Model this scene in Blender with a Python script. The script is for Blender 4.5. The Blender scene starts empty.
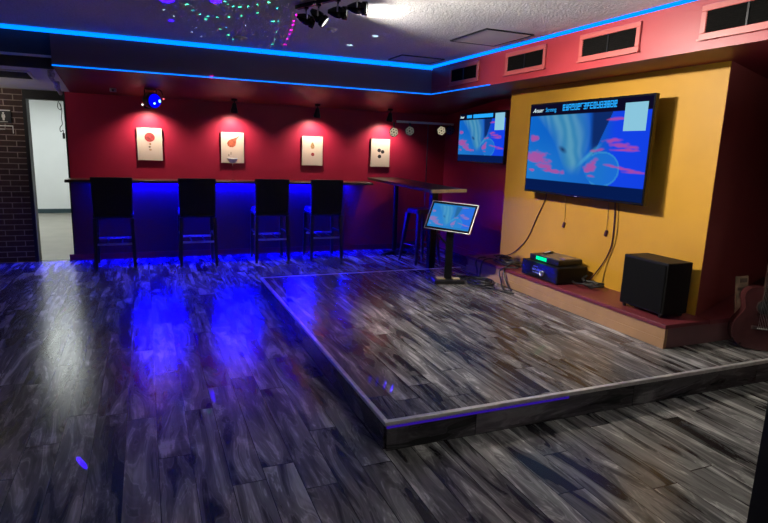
import bpy, math, random
from mathutils import Vector, Matrix, Euler

random.seed(7)
PI = math.pi
scene = bpy.context.scene
COL = scene.collection

# ------------------------------------------------------------------ helpers
class MB:
    """collects shapes and links them as ONE mesh object"""
    def __init__(self):
        self.v, self.f, self.mi, self.sm = [], [], [], []
        self.cur = 0
        self.col = None

    def add(self, vs, fs, smooth=False, M=None):
        b = len(self.v)
        for p in vs:
            p = Vector(p)
            if M is not None:
                p = M @ p
            self.v.append(p)
        for f in fs:
            self.f.append([b + i for i in f])
            self.mi.append(self.cur)
            self.sm.append(smooth)

    def box(self, x0, x1, y0, y1, z0, z1, M=None, bev=0.0):
        if bev <= 0:
            vs = [(x, y, z) for x in (x0, x1) for y in (y0, y1) for z in (z0, z1)]
            fs = [(0, 1, 3, 2), (4, 6, 7, 5), (0, 4, 5, 1), (2, 3, 7, 6), (0, 2, 6, 4), (1, 5, 7, 3)]
            self.add(vs, fs, False, M)
            return
        # chamfered box
        b = min(bev, (x1 - x0) * .49, (y1 - y0) * .49, (z1 - z0) * .49)
        vs, idx = [], {}
        X, Y, Z = (x0, x1), (y0, y1), (z0, z1)
        for i in (0, 1):
            for j in (0, 1):
                for k in (0, 1):
                    sx, sy, sz = (1, -1)[i], (1, -1)[j], (1, -1)[k]
                    idx[(i, j, k, 0)] = len(vs); vs.append((X[i], Y[j] + sy * b, Z[k] + sz * b))
                    idx[(i, j, k, 1)] = len(vs); vs.append((X[i] + sx * b, Y[j], Z[k] + sz * b))
                    idx[(i, j, k, 2)] = len(vs); vs.append((X[i] + sx * b, Y[j] + sy * b, Z[k]))
        fs = []
        for s in (0, 1):
            fs.append([idx[(s, 0, 0, 0)], idx[(s, 1, 0, 0)], idx[(s, 1, 1, 0)], idx[(s, 0, 1, 0)]])
            fs.append([idx[(0, s, 0, 1)], idx[(1, s, 0, 1)], idx[(1, s, 1, 1)], idx[(0, s, 1, 1)]])
            fs.append([idx[(0, 0, s, 2)], idx[(1, 0, s, 2)], idx[(1, 1, s, 2)], idx[(0, 1, s, 2)]])
        for a in (0, 1):
            for c in (0, 1):
                fs.append([idx[(a, c, 0, 0)], idx[(a, c, 1, 0)], idx[(a, c, 1, 1)], idx[(a, c, 0, 1)]])
                fs.append([idx[(a, 0, c, 0)], idx[(a, 1, c, 0)], idx[(a, 1, c, 2)], idx[(a, 0, c, 2)]])
                fs.append([idx[(0, a, c, 1)], idx[(1, a, c, 1)], idx[(1, a, c, 2)], idx[(0, a, c, 2)]])
                for d in (0, 1):
                    pass
        for i in (0, 1):
            for j in (0, 1):
                for k in (0, 1):
                    fs.append([idx[(i, j, k, 0)], idx[(i, j, k, 1)], idx[(i, j, k, 2)]])
        self.add(vs, fs, False, M)

    def cone(self, p0, p1, r0, r1, n=16, cap=True, smooth=True):
        p0, p1 = Vector(p0), Vector(p1)
        d = (p1 - p0).normalized()
        a = d.orthogonal().normalized()
        c = d.cross(a)
        vs = []
        for p, r in ((p0, r0), (p1, r1)):
            for i in range(n):
                t = 2 * PI * i / n
                vs.append(p + a * (r * math.cos(t)) + c * (r * math.sin(t)))
        self.add(vs, [(i, (i + 1) % n, n + (i + 1) % n, n + i) for i in range(n)], smooth)
        if cap:
            self.add(vs[:n], [list(range(n))[::-1]])
            self.add(vs[n:], [list(range(n))])

    def lathe(self, prof, p0, axis, n=24, smooth=True):
        """prof: (radius, distance along axis)"""
        p0 = Vector(p0); d = Vector(axis).normalized()
        a = d.orthogonal().normalized(); c = d.cross(a)
        vs = []
        for r, h in prof:
            for i in range(n):
                t = 2 * PI * i / n
                vs.append(p0 + d * h + a * (r * math.cos(t)) + c * (r * math.sin(t)))
        fs = []
        for k in range(len(prof) - 1):
            for i in range(n):
                j = (i + 1) % n
                fs.append((k * n + i, k * n + j, (k + 1) * n + j, (k + 1) * n + i))
        self.add(vs, fs, smooth)

    def prism(self, poly, z0, z1, M=None, smooth=False):
        n = len(poly)
        vs = [(x, y, z0) for x, y in poly] + [(x, y, z1) for x, y in poly]
        self.add(vs, [list(range(n))[::-1], list(range(n, 2 * n))], False, M)
        self.add(vs, [(i, (i + 1) % n, n + (i + 1) % n, n + i) for i in range(n)], smooth, M)

    def tube(self, pts, r, n=8, smooth_path=6):
        P = [Vector(p) for p in pts]
        if smooth_path and len(P) > 2:
            Q = []
            for i in range(len(P) - 1):
                a = P[max(i - 1, 0)]; b = P[i]; c = P[i + 1]; d = P[min(i + 2, len(P) - 1)]
                for s in range(smooth_path):
                    t = s / smooth_path
                    Q.append(0.5 * (2 * b + (c - a) * t + (2 * a - 5 * b + 4 * c - d) * t * t + (3 * b - a - 3 * c + d) * t ** 3))
            Q.append(P[-1]); P = Q
        vs = []
        nrm = None
        for i, p in enumerate(P):
            d = (P[min(i + 1, len(P) - 1)] - P[max(i - 1, 0)]).normalized()
            if nrm is None:
                nrm = d.orthogonal().normalized()
            nrm = (nrm - d * nrm.dot(d))
            nrm = nrm.normalized() if nrm.length > 1e-6 else d.orthogonal().normalized()
            c = d.cross(nrm)
            for k in range(n):
                t = 2 * PI * k / n
                vs.append(p + nrm * (r * math.cos(t)) + c * (r * math.sin(t)))
        fs = []
        for i in range(len(P) - 1):
            for k in range(n):
                j = (k + 1) % n
                fs.append((i * n + k, i * n + j, (i + 1) * n + j, (i + 1) * n + k))
        self.add(vs, fs, True)
        self.add(vs[:n], [list(range(n))[::-1]])
        self.add(vs[-n:], [list(range(n))])

    def build(self, name, mats, parent=None, M=None, bevel=0.0):
        me = bpy.data.meshes.new(name)
        me.from_pydata([tuple(p) for p in self.v], [], self.f)
        if not isinstance(mats, (list, tuple)):
            mats = [mats]
        for m in mats:
            me.materials.append(m)
        for i, p in enumerate(me.polygons):
            p.material_index = self.mi[i]
            p.use_smooth = self.sm[i]
        import bmesh
        bm = bmesh.new(); bm.from_mesh(me)
        bmesh.ops.recalc_face_normals(bm, faces=bm.faces)
        bm.to_mesh(me); bm.free()
        o = bpy.data.objects.new(name, me)
        COL.objects.link(o)
        if M is not None:
            o.matrix_world = M
        if parent is not None:
            o.parent = parent
        if bevel > 0:
            md = o.modifiers.new('bevel', 'BEVEL'); md.width = bevel; md.segments = 2; md.limit_method = 'ANGLE'
        return o


def tag(o, label=None, cat=None, group=None, kind=None):
    if label: o['label'] = label
    if cat: o['category'] = cat
    if group: o['group'] = group
    if kind: o['kind'] = kind
    return o


def thing(name, label, cat, loc=(0, 0, 0), rz=0.0, group=None):
    o = bpy.data.objects.new(name, None)
    o.empty_display_size = 0.1
    COL.objects.link(o)
    o.location = loc
    o.rotation_euler = (0, 0, rz)
    return tag(o, label, cat, group)


def kids(o):
    return [c for c in COL.objects if c.parent == o]


def dup(root, loc, rz, label):
    r = root.copy(); COL.objects.link(r)
    r.location = loc; r.rotation_euler = (0, 0, rz); r['label'] = label
    for ch in kids(root):
        c = ch.copy(); COL.objects.link(c); c.parent = r
        for g in kids(ch):
            d = g.copy(); COL.objects.link(d); d.parent = c
    return r


# ------------------------------------------------------------------ materials
class NT:
    def __init__(self, name):
        self.m = bpy.data.materials.new(name)
        self.m.use_nodes = True
        self.t = self.m.node_tree
        self.t.nodes.clear()
        self.out = self.t.nodes.new('ShaderNodeOutputMaterial')

    def n(self, typ, **kw):
        nd = self.t.nodes.new(typ)
        for k, v in kw.items():
            setattr(nd, k, v)
        return nd

    def l(self, a, b):
        self.t.links.new(a, b)

    def math(self, op, a, b=None, c=None):
        nd = self.n('ShaderNodeMath', operation=op)
        for i, x in enumerate((a, b, c)):
            if x is None: continue
            if isinstance(x, (int, float)): nd.inputs[i].default_value = x
            else: self.l(x, nd.inputs[i])
        return nd.outputs[0]


def paint(name, col, rough=.5, metal=0.0, var=.12, vscale=8.0, bump=0.0, bscale=60.0, spec=.5, coat=0.0, coords='Object'):
    k = NT(name)
    b = k.n('ShaderNodeBsdfPrincipled')
    k.l(b.outputs[0], k.out.inputs[0])
    b.inputs['Roughness'].default_value = rough
    b.inputs['Metallic'].default_value = metal
    b.inputs['Specular IOR Level'].default_value = spec
    b.inputs['Coat Weight'].default_value = coat
    tc = k.n('ShaderNodeTexCoord')
    nz = k.n('ShaderNodeTexNoise'); nz.inputs['Scale'].default_value = vscale; nz.inputs['Detail'].default_value = 4
    k.l(tc.outputs[coords], nz.inputs['Vector'])
    rp = k.n('ShaderNodeValToRGB')
    c = Vector(col)
    lo, hi = c * (1 - var), c * (1 + var)
    rp.color_ramp.elements[0].position = .3; rp.color_ramp.elements[0].color = (*lo, 1)
    rp.color_ramp.elements[1].position = .7; rp.color_ramp.elements[1].color = (*hi, 1)
    k.l(nz.outputs['Fac'], rp.inputs['Fac'])
    k.l(rp.outputs['Color'], b.inputs['Base Color'])
    if bump > 0:
        n2 = k.n('ShaderNodeTexNoise'); n2.inputs['Scale'].default_value = bscale; n2.inputs['Detail'].default_value = 3
        k.l(tc.outputs[coords], n2.inputs['Vector'])
        bp = k.n('ShaderNodeBump'); bp.inputs['Strength'].default_value = bump; bp.inputs['Distance'].default_value = .01
        k.l(n2.outputs['Fac'], bp.inputs['Height'])
        k.l(bp.outputs[0], b.inputs['Normal'])
    return k.m


def emit(name, col, strength):
    k = NT(name)
    e = k.n('ShaderNodeEmission')
    e.inputs['Color'].default_value = (*col, 1)
    e.inputs['Strength'].default_value = strength
    k.l(e.outputs[0], k.out.inputs[0])
    return k.m


def planks(name, along='Y', across='X', width=.164, length=1.22, rough=.235, dark=(.017, .016, .016), light=(.42, .40, .375), ripple=.5, spec=.32):
    """grey printed-wood vinyl planks in world space"""
    k = NT(name)
    b = k.n('ShaderNodeBsdfPrincipled')
    k.l(b.outputs[0], k.out.inputs[0])
    g = k.n('ShaderNodeNewGeometry')
    s = k.n('ShaderNodeSeparateXYZ'); k.l(g.outputs['Position'], s.inputs[0])
    U, V = s.outputs[across], s.outputs[along]
    u = k.math('DIVIDE', U, width)
    iu = k.math('FLOOR', u); fu = k.math('FRACT', u)
    w1 = k.n('ShaderNodeTexWhiteNoise', noise_dimensions='1D'); k.l(iu, w1.inputs['W'])
    v = k.math('ADD', k.math('DIVIDE', V, length), w1.outputs['Value'])
    iv = k.math('FLOOR', v); fv = k.math('FRACT', v)
    w2 = k.n('ShaderNodeTexWhiteNoise', noise_dimensions='2D')
    cb = k.n('ShaderNodeCombineXYZ'); k.l(iu, cb.inputs[0]); k.l(iv, cb.inputs[1]); k.l(cb.outputs[0], w2.inputs['Vector'])
    rnd = w2.outputs['Value']
    # grain coordinates: stretched along the plank, shifted per plank
    def gcoord(fx, fy):
        c = k.n('ShaderNodeCombineXYZ')
        k.l(k.math('MULTIPLY', U, fx), c.inputs[0])
        k.l(k.math('ADD', k.math('MULTIPLY', V, fy), k.math('MULTIPLY', rnd, 37.0)), c.inputs[1])
        k.l(k.math('MULTIPLY', rnd, 11.0), c.inputs[2])
        return c.outputs[0]
    n1 = k.n('ShaderNodeTexNoise'); n1.inputs['Scale'].default_value = 1.0; n1.inputs['Detail'].default_value = 4
    n1.inputs['Roughness'].default_value = .55; n1.inputs['Distortion'].default_value = 1.1
    k.l(gcoord(8.0, 1.25), n1.inputs['Vector'])
    ring = k.math('FRACT', k.math('MULTIPLY', n1.outputs['Fac'], 9.0))
    tri = k.math('ABSOLUTE', k.math('SUBTRACT', k.math('MULTIPLY', ring, 2.0), 1.0))
    tri = k.math('POWER', tri, 5.0)
    n2 = k.n('ShaderNodeTexNoise'); n2.inputs['Scale'].default_value = 1.0; n2.inputs['Detail'].default_value = 5
    n2.inputs['Roughness'].default_value = .65
    k.l(gcoord(30.0, 1.5), n2.inputs['Vector'])
    # pale cross-grained flecks, a few per plank
    n4 = k.n('ShaderNodeTexNoise'); n4.inputs['Scale'].default_value = 1.0; n4.inputs['Detail'].default_value = 1
    k.l(gcoord(6.0, 3.2), n4.inputs['Vector'])
    n5 = k.n('ShaderNodeTexNoise'); n5.inputs['Scale'].default_value = 1.0; n5.inputs['Detail'].default_value = 3
    n5.inputs['Distortion'].default_value = 1.5
    k.l(gcoord(14.0, 26.0), n5.inputs['Vector'])
    fl = k.math('MULTIPLY', k.math('SMOOTH_MIN', k.math('MAXIMUM', k.math('MULTIPLY', k.math('SUBTRACT', n4.outputs['Fac'], .60), 6.0), 0.0), 1.0, .1), n5.outputs['Fac'])
    val = k.math('MULTIPLY_ADD', n1.outputs['Fac'], 1.2, k.math('MULTIPLY', tri, .12))
    val = k.math('ADD', val, k.math('MULTIPLY', n2.outputs['Fac'], .27))
    val = k.math('ADD', val, k.math('MULTIPLY', rnd, .13))
    val = k.math('ADD', val, k.math('MULTIPLY', fl, .32))
    rp = k.n('ShaderNodeValToRGB')
    cr = rp.color_ramp
    L_, D_ = Vector(light), Vector(dark)
    cr.elements[0].position = .58; cr.elements[0].color = (*dark, 1)
    cr.elements[1].position = 1.0; cr.elements[1].color = (*light, 1)
    for ps, q in ((.68, .15), (.76, .27), (.86, .44)):
        e = cr.elements.new(ps); e.color = (*(D_ * (1 - q) * .6 + L_ * q), 1)
    k.l(k.math('ADD', val, -.07), rp.inputs['Fac'])
    # seams
    su = k.math('LESS_THAN', k.math('ABSOLUTE', k.math('SUBTRACT', fu, .5)), .488)
    sv = k.math('LESS_THAN', k.math('ABSOLUTE', k.math('SUBTRACT', fv, .5)), .4975)
    seam = k.math('MULTIPLY', su, sv)
    mx = k.n('ShaderNodeMix', data_type='RGBA')
    mx.inputs['A'].default_value = (.006, .006, .007, 1)
    k.l(seam, mx.inputs['Factor']); k.l(rp.outputs['Color'], mx.inputs['B'])
    k.l(mx.outputs['Result'], b.inputs['Base Color'])
    rr = k.math('ADD', k.math('MULTIPLY', n2.outputs['Fac'], .14), rough - .07)
    k.l(rr, b.inputs['Roughness'])
    b.inputs['Specular IOR Level'].default_value = spec
    # hand-scraped ripples across the planks + grain relief
    rc = k.n('ShaderNodeCombineXYZ'); k.l(k.math('MULTIPLY', U, 7.0), rc.inputs[0]); k.l(k.math('MULTIPLY', V, 34.0), rc.inputs[1])
    n3 = k.n('ShaderNodeTexNoise'); n3.inputs['Scale'].default_value = 1.0; n3.inputs['Detail'].default_value = 2; n3.inputs['Distortion'].default_value = .6
    k.l(rc.outputs[0], n3.inputs['Vector'])
    h = k.math('ADD', k.math('MULTIPLY', n3.outputs['Fac'], ripple), k.math('MULTIPLY', n2.outputs['Fac'], .25))
    h = k.math('ADD', h, k.math('MULTIPLY', seam, .5))
    bp = k.n('ShaderNodeBump'); bp.inputs['Strength'].default_value = .35; bp.inputs['Distance'].default_value = .003
    k.l(h, bp.inputs['Height']); k.l(bp.outputs[0], b.inputs['Normal'])
    return k.m


def brick(name):
    k = NT(name)
    b = k.n('ShaderNodeBsdfPrincipled'); k.l(b.outputs[0], k.out.inputs[0])
    g = k.n('ShaderNodeNewGeometry')
    s = k.n('ShaderNodeSeparateXYZ'); k.l(g.outputs['Position'], s.inputs[0])
    c = k.n('ShaderNodeCombineXYZ'); k.l(s.outputs['X'], c.inputs[0]); k.l(s.outputs['Z'], c.inputs[1])
    t = k.n('ShaderNodeTexBrick'); k.l(c.outputs[0], t.inputs['Vector'])
    t.inputs['Scale'].default_value = 1.0
    t.inputs['Brick Width'].default_value = .215; t.inputs['Row Height'].default_value = .072
    t.inputs['Mortar Size'].default_value = .0065; t.inputs['Mortar Smooth'].default_value = .3
    t.inputs['Color1'].default_value = (.055, .024, .017, 1); t.inputs['Color2'].default_value = (.08, .037, .026, 1)
    t.inputs['Mortar'].default_value = (.36, .28, .23, 1)
    nz = k.n('ShaderNodeTexNoise'); nz.inputs['Scale'].default_value = 22; k.l(g.outputs['Position'], nz.inputs['Vector'])
    mx = k.n('ShaderNodeMix', data_type='RGBA', blend_type='MULTIPLY'); mx.inputs['Factor'].default_value = .6
    k.l(t.outputs['Color'], mx.inputs['A']); k.l(nz.outputs['Fac'], mx.inputs['B'])
    k.l(mx.outputs['Result'], b.inputs['Base Color'])
    b.inputs['Roughness'].default_value = .8
    bp = k.n('ShaderNodeBump'); bp.inputs['Strength'].default_value = .6; bp.inputs['Distance'].default_value = .006; bp.invert = True
    k.l(t.outputs['Fac'], bp.inputs['Height']); k.l(bp.outputs[0], b.inputs['Normal'])
    return k.m


M = {}
M['floor'] = planks('floor planks')
M['stage'] = planks('stage planks', rough=.26)
M['stage_front'] = planks('stage front planks', along='X', across='Z', width=.3, light=(.2, .18, .19), ripple=.1)
M['stage_side'] = planks('stage side planks', along='Y', across='Z', width=.3, light=(.2, .18, .19), ripple=.1)
M['red'] = paint('red wall paint', (.37, .015, .044), .42, var=.05, vscale=3, bump=.12, bscale=120, spec=.35)
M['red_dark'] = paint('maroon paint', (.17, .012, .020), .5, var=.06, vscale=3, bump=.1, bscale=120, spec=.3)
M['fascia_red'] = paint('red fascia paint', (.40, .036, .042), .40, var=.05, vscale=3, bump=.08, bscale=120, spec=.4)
M['fascia_plum'] = paint('dull plum fascia paint', (.13, .085, .105), .55, var=.06, vscale=3)
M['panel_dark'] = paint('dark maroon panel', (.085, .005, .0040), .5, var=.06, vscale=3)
M['grille_cloth'] = paint('black speaker cloth', (.005, .005, .005), .9, spec=.08, var=.3, vscale=200)
M['ledge_shaded'] = paint('shade tinted ledge end', (.17, .075, .078), .5, var=.1, vscale=5)  # tan ledge paint with its dim light mixed into the colour
M['return_red'] = paint('brown red wall paint', (.34, .07, .065), .55, var=.06, vscale=3, spec=.3)
M['yellow'] = paint('mustard wall paint', (.54, .275, .024), .5, var=.06, vscale=2.5, bump=.1, bscale=140, spec=.3)
M['popcorn'] = paint('popcorn ceiling', (.74, .74, .73), .9, var=.10, vscale=70, bump=1.0, bscale=55, spec=.1)
M['brick'] = brick('brown brick')
M['white_wall'] = paint('white corridor paint', (.78, .80, .80), .7, var=.03, vscale=2)
M['tile'] = paint('beige corridor tile', (.27, .25, .21), .35, var=.10, vscale=4)
M['ceil_plain'] = paint('flat grey ceiling paint', (.68, .66, .62), .8, var=.06, vscale=4)
M['fascia_grey'] = paint('dark grey bulkhead paint', (.045, .045, .048), .8, var=.08, vscale=4)
M['black_trim'] = paint('black painted trim', (.006, .006, .006), .5)
M['teal_base'] = paint('dark teal baseboard', (.03, .06, .07), .5)
M['black_leather'] = paint('black leatherette', (.006, .006, .006), .5, spec=.3, var=.3, vscale=30, bump=.25, bscale=220)
M['black_wood'] = paint('black stained wood', (.012, .010, .010), .4, var=.3, vscale=20)
M['black_metal'] = paint('black metal', (.012, .012, .013), .35, metal=.6, var=.2, vscale=20)
M['gun_metal'] = paint('gunmetal steel', (.10, .10, .11), .35, metal=.85, var=.2, vscale=14)
M['steel'] = paint('brushed steel', (.55, .54, .52), .3, metal=1.0, var=.12, vscale=30)
M['alu'] = paint('aluminium nosing', (.62, .60, .57), .34, metal=.35, var=.15, vscale=25)
M['dark_wood'] = paint('dark walnut top', (.060, .030, .016), .30, var=.35, vscale=9, coat=.2)
M['table_wood'] = paint('dark brown table top', (.055, .036, .024), .36, var=.3, vscale=9)
M['gold_edge'] = paint('pale brass edging', (.62, .50, .26), .35, var=.1, vscale=20)
M['black_plastic'] = paint('black plastic', (.010, .010, .011), .38, var=.2, vscale=20)
M['black_gloss'] = paint('black gloss plastic', (.006, .006, .007), .15, var=.2, vscale=10)
M['black_matt'] = paint('black vinyl veneer', (.0045, .0042, .004), .55, spec=.25, var=.25, vscale=40, bump=.1, bscale=200)
M['cable'] = paint('black cable rubber', (.010, .009, .010), .45, var=.2, vscale=40)
M['cable_ochre'] = paint('ochre wire', (.34, .19, .03), .5)
M['cable_maroon'] = paint('dark maroon cable', (.05, .012, .02), .45)
M['canvas'] = paint('cream canvas', (.64, .52, .41), .75, var=.04, vscale=5, bump=.1, bscale=300)
M['vent_frame'] = paint('red painted vent frame', (.50, .10, .085), .4, var=.06, vscale=6)
M['vent_black'] = paint('black vent filter', (.004, .0035, .003), .9, spec=.1, var=.5, vscale=60, bump=.4, bscale=120)
M['white_metal'] = paint('cream white lamp face', (.62, .58, .45), .35, var=.08, vscale=20)
M['white_plastic'] = paint('white plastic', (.75, .74, .70), .45)
M['ledge_top'] = paint('oxblood ledge paint', (.145, .022, .028), .40, var=.12, vscale=6)
M['ledge_front'] = paint('tan ledge paint', (.36, .205, .09), .5, var=.10, vscale=5)
M['dark_hole'] = paint('dark recess', (.004, .004, .004), .9)
M['fruit_red'] = paint('printed peach red', (.30, .030, .030), .7, var=.4, vscale=40)
M['fruit_pear'] = paint('printed pear orange', (.36, .075, .03), .7, var=.45, vscale=35)
M['fruit_tan'] = paint('printed fig tan', (.34, .19, .075), .7, var=.4, vscale=50)
M['fruit_black'] = paint('printed blackberry', (.015, .010, .012), .7, var=.4, vscale=50)
M['print_grey'] = paint('printed grey lettering', (.20, .15, .11), .7)
M['guitar_body'] = paint('red sunburst guitar top', (.055, .016, .016), .22, var=.45, vscale=5, coat=.4)
M['guitar_neck'] = paint('dark rosewood', (.035, .017, .012), .45, var=.3, vscale=20)
M['pearl'] = paint('pearl inlay', (.75, .72, .68), .3)
M['paper'] = paint('printed card', (.55, .42, .27), .6, var=.5, vscale=9)
M['sign_black'] = paint('black sign plate', (.010, .010, .010), .4)
M['sign_white'] = paint('white sign paint', (.70, .68, .62), .5)
M['plaster'] = paint('chipped plaster', (.40, .36, .34), .8, var=.4, vscale=25, bump=.6, bscale=40)
M['silver_top'] = paint('grey brushed lid', (.16, .15, .14), .32, metal=.5, var=.2, vscale=30)
k = NT('clear glass'); b_ = k.n('ShaderNodeBsdfPrincipled'); b_.inputs['Transmission Weight'].default_value = 1.0
b_.inputs['Roughness'].default_value = .03; b_.inputs['IOR'].default_value = 1.45; b_.inputs['Base Color'].default_value = (.95, .95, .95, 1)
k.l(b_.outputs[0], k.out.inputs[0]); M['glass'] = k.m
M['led_cyan'] = emit('cyan blue light strip', (0.0, .145, 1.0), 2.6)
M['led_cyan_low'] = emit('thin cyan light strip', (0.0, .15, 1.0), 2.2)
M['led_blue'] = emit('deep blue light strip', (0.0003, 0.0, 1.0), 1300.0)
M['gleam_violet'] = emit('painted violet gleam', (.045, .012, .42), .5)  # emission standing in for a blue reflection on the nosing
M['lamp_white'] = emit('lit lamp face', (1.0, .97, .92), 1.6)
M['lamp_warm'] = emit('lit picture lamp', (1.0, .86, .70), 6.0)
M['lens_blue'] = emit('blue projector lens', (.0, .0, 1.0), 1.1)
M['lens_cyan'] = emit('pale blue projector diode', (.25, .8, 1.0), 3.0)
M['lens_red'] = emit('red projector diode', (1.0, .12, .15), 2.0)
M['green_glow'] = emit('green display', (.0, .85, .30), 1.5)
M['blue_text'] = emit('pale blue display text', (.35, .42, .85), .55)
M['hud_white'] = emit('white screen lettering', (.75, .95, 1.0), 1.0)
M['hud_blue'] = emit('sky blue screen lettering', (.02, .40, 1.0), 1.0)
M['hud_panel'] = emit('pale blue screen panel', (.28, .62, .80), .9)

# ------------------------------------------------------------------ room dimensions (metres)
YB = 8.68          # back wall
XF = 4.162         # mustard feature wall
XR = 4.70          # recessed right wall
XS, YS = 3.62, 7.156   # edges of the raised ceiling tray
ZS, ZT = 2.384, 2.75   # soffit underside / tray ceiling
XL = -0.86         # left end of the bulkhead above the bar


def structure(mb, name, mats, **kw):
    return tag(mb.build(name, mats, **kw), kind='structure')


mb = MB(); mb.box(-6, 7, -3.0, YB + .1, -.12, 0.0)
structure(mb, 'floor', M['floor'])
mb = MB(); mb.box(-4.0, .2, YB + .1, 14.6, -.12, 0.0)
structure(mb, 'floor_corridor', M['tile'])
# raised ceiling tray
mb = MB(); mb.box(-6, 7, -3.0, 9.2, ZT, ZT + .12)
structure(mb, 'ceiling', M['popcorn'])

# right bulkhead (red fascia carrying the vents, maroon underside)
mb = MB()
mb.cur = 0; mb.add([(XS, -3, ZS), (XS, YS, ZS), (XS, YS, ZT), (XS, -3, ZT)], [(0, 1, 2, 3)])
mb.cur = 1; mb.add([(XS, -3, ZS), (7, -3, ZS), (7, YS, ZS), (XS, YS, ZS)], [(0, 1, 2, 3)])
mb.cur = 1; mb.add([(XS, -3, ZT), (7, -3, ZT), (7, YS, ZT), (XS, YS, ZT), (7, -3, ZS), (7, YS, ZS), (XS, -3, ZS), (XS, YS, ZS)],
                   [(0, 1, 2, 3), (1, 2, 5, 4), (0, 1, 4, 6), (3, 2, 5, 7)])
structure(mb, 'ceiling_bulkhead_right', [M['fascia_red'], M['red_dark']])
# back bulkhead above the bar: fascia towards the room, underside falling gently to the back wall
mb = MB()
ZB = 2.222
mb.add([(XL, YS, ZS), (7, YS, ZS), (7, YS, ZT), (XL, YS, ZT)], [(0, 1, 2, 3)])
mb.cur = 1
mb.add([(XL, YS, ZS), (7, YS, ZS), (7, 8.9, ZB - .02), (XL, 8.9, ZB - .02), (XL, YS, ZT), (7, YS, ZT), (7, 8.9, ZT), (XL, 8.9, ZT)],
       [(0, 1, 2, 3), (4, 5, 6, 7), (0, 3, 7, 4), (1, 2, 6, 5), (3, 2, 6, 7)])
structure(mb, 'ceiling_bulkhead_back', [M['fascia_plum'], M['red_dark']])
# left bulkhead above the passage: set-back fascia with a pale lip, lower ceiling behind
mb = MB()
mb.box(-6, XL - .002, YS + .10, 9.0, 2.49, ZT - .001)
mb.cur = 1
mb.box(-6, XL - .002, YS + .07, YS + .10, 2.468, 2.492)
mb.cur = 0
mb.box(-6, XL - .002, YS + .10, YS + .16, 2.36, 2.49)
mb.cur = 1
mb.add([(-6, YS + .16, 2.362), (XL - .002, YS + .16, 2.362), (XL - .002, 9.0, 2.20), (-6, 9.0, 2.20), (-6, YS + .16, 2.48), (XL - .002, YS + .16, 2.48), (XL - .002, 9, 2.48), (-6, 9, 2.48)],
       [(0, 1, 2, 3), (4, 5, 6, 7), (0, 1, 5, 4), (2, 3, 7, 6), (0, 3, 7, 4), (1, 2, 6, 5)])
structure(mb, 'ceiling_passage', [M['fascia_grey'], M['ceil_plain']])

# walls
mb = MB(); mb.box(-.93, 4.9, YB, YB + .18, 0, 2.30)
structure(mb, 'wall_back', M['red'])
mb = MB(); mb.box(-6, -1.40, YB, YB + .18, 0, 2.30)
structure(mb, 'wall_brick', M['brick'])
mb = MB(); mb.box(-1.40, -.93, YB + .005, YB + .18, 2.115, 2.30)
structure(mb, 'wall_lintel', M['black_trim'])
mb = MB()
mb.box(-1.405, -1.362, YB - .02, YB + .20, 0, 2.115)
structure(mb, 'trim_1', M['black_trim'])
mb = MB()
mb.box(-.945, -.925, YB - .006, YB + .182, 0, 2.25)
structure(mb, 'trim_2', M['black_trim'])
mb = MB(); mb.box(XR, XR + .2, 5.6, YB + .18, 0, 2.39)
structure(mb, 'wall_right', M['red'])
mb = MB()
poly = [(XF, 3.2), (XF, 6.06), (4.80, 6.06), (4.80, 3.478)]
mb.prism(poly, 0, ZS + .01)
structure(mb, 'wall_feature', M['yellow'])
mb = MB()
mb.prism([(XF + .004, 3.197), (6.6, 4.26), (6.6, 4.46), (4.2, 3.26)], 0, ZS + .01)
structure(mb, 'wall_return', M['return_red'])
mb = MB(); mb.box(-1.0, 4.69, YB - .016, YB + .0, 0, .085)
structure(mb, 'baseboard_back', M['red_dark'])
mb = MB(); mb.box(XR - .016, XR, 6.15, YB - .017, 0, .11)
structure(mb, 'baseboard_right', M['red'])
# the rest of the room, behind the camera
mb = MB(); mb.box(-6.1, -6, -3, 8.7, 0, ZT)
structure(mb, 'wall_left', M['red_dark'])
mb = MB(); mb.box(-6, 7, -3.1, -3, 0, ZT)
structure(mb, 'wall_front', M['red_dark'])
mb = MB(); mb.box(6.6, 6.7, -3, 4.4, 0, ZT)
structure(mb, 'wall_far_right', M['red_dark'])
# dark wall end close to the camera on the right
mb = MB(); mb.box(2.19, 3.3, .55, 1.323, 0, ZT)
structure(mb, 'wall_pillar', M['black_trim'])
# corridor shell
mb = MB(); mb.box(-4, .2, 14.48, 14.6, 0, 2.6)
structure(mb, 'wall_corridor_back', M['white_wall'])
mb = MB(); mb.box(-4.1, -4, YB + .18, 14.6, 0, 2.6)
structure(mb, 'wall_corridor_left', M['white_wall'])
mb = MB(); mb.box(.2, .3, YB + .18, 14.6, 0, 2.6)
structure(mb, 'wall_corridor_right', M['white_wall'])
mb = MB(); mb.box(-4, .2, YB + .18, 14.6, 2.55, 2.65)
structure(mb, 'ceiling_corridor', M['white_wall'])
mb = MB(); mb.box(-4, .2, 14.455, 14.48, 0, .095)
structure(mb, 'baseboard_corridor', M['teal_base'])

# ------------------------------------------------------------------ light strips on the bulkheads
def strip(name, label, segs, mat, group=None):
    m = MB()
    for s in segs: m.box(*s)
    return tag(m.build(name, mat), label, 'light strip', group)

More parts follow.
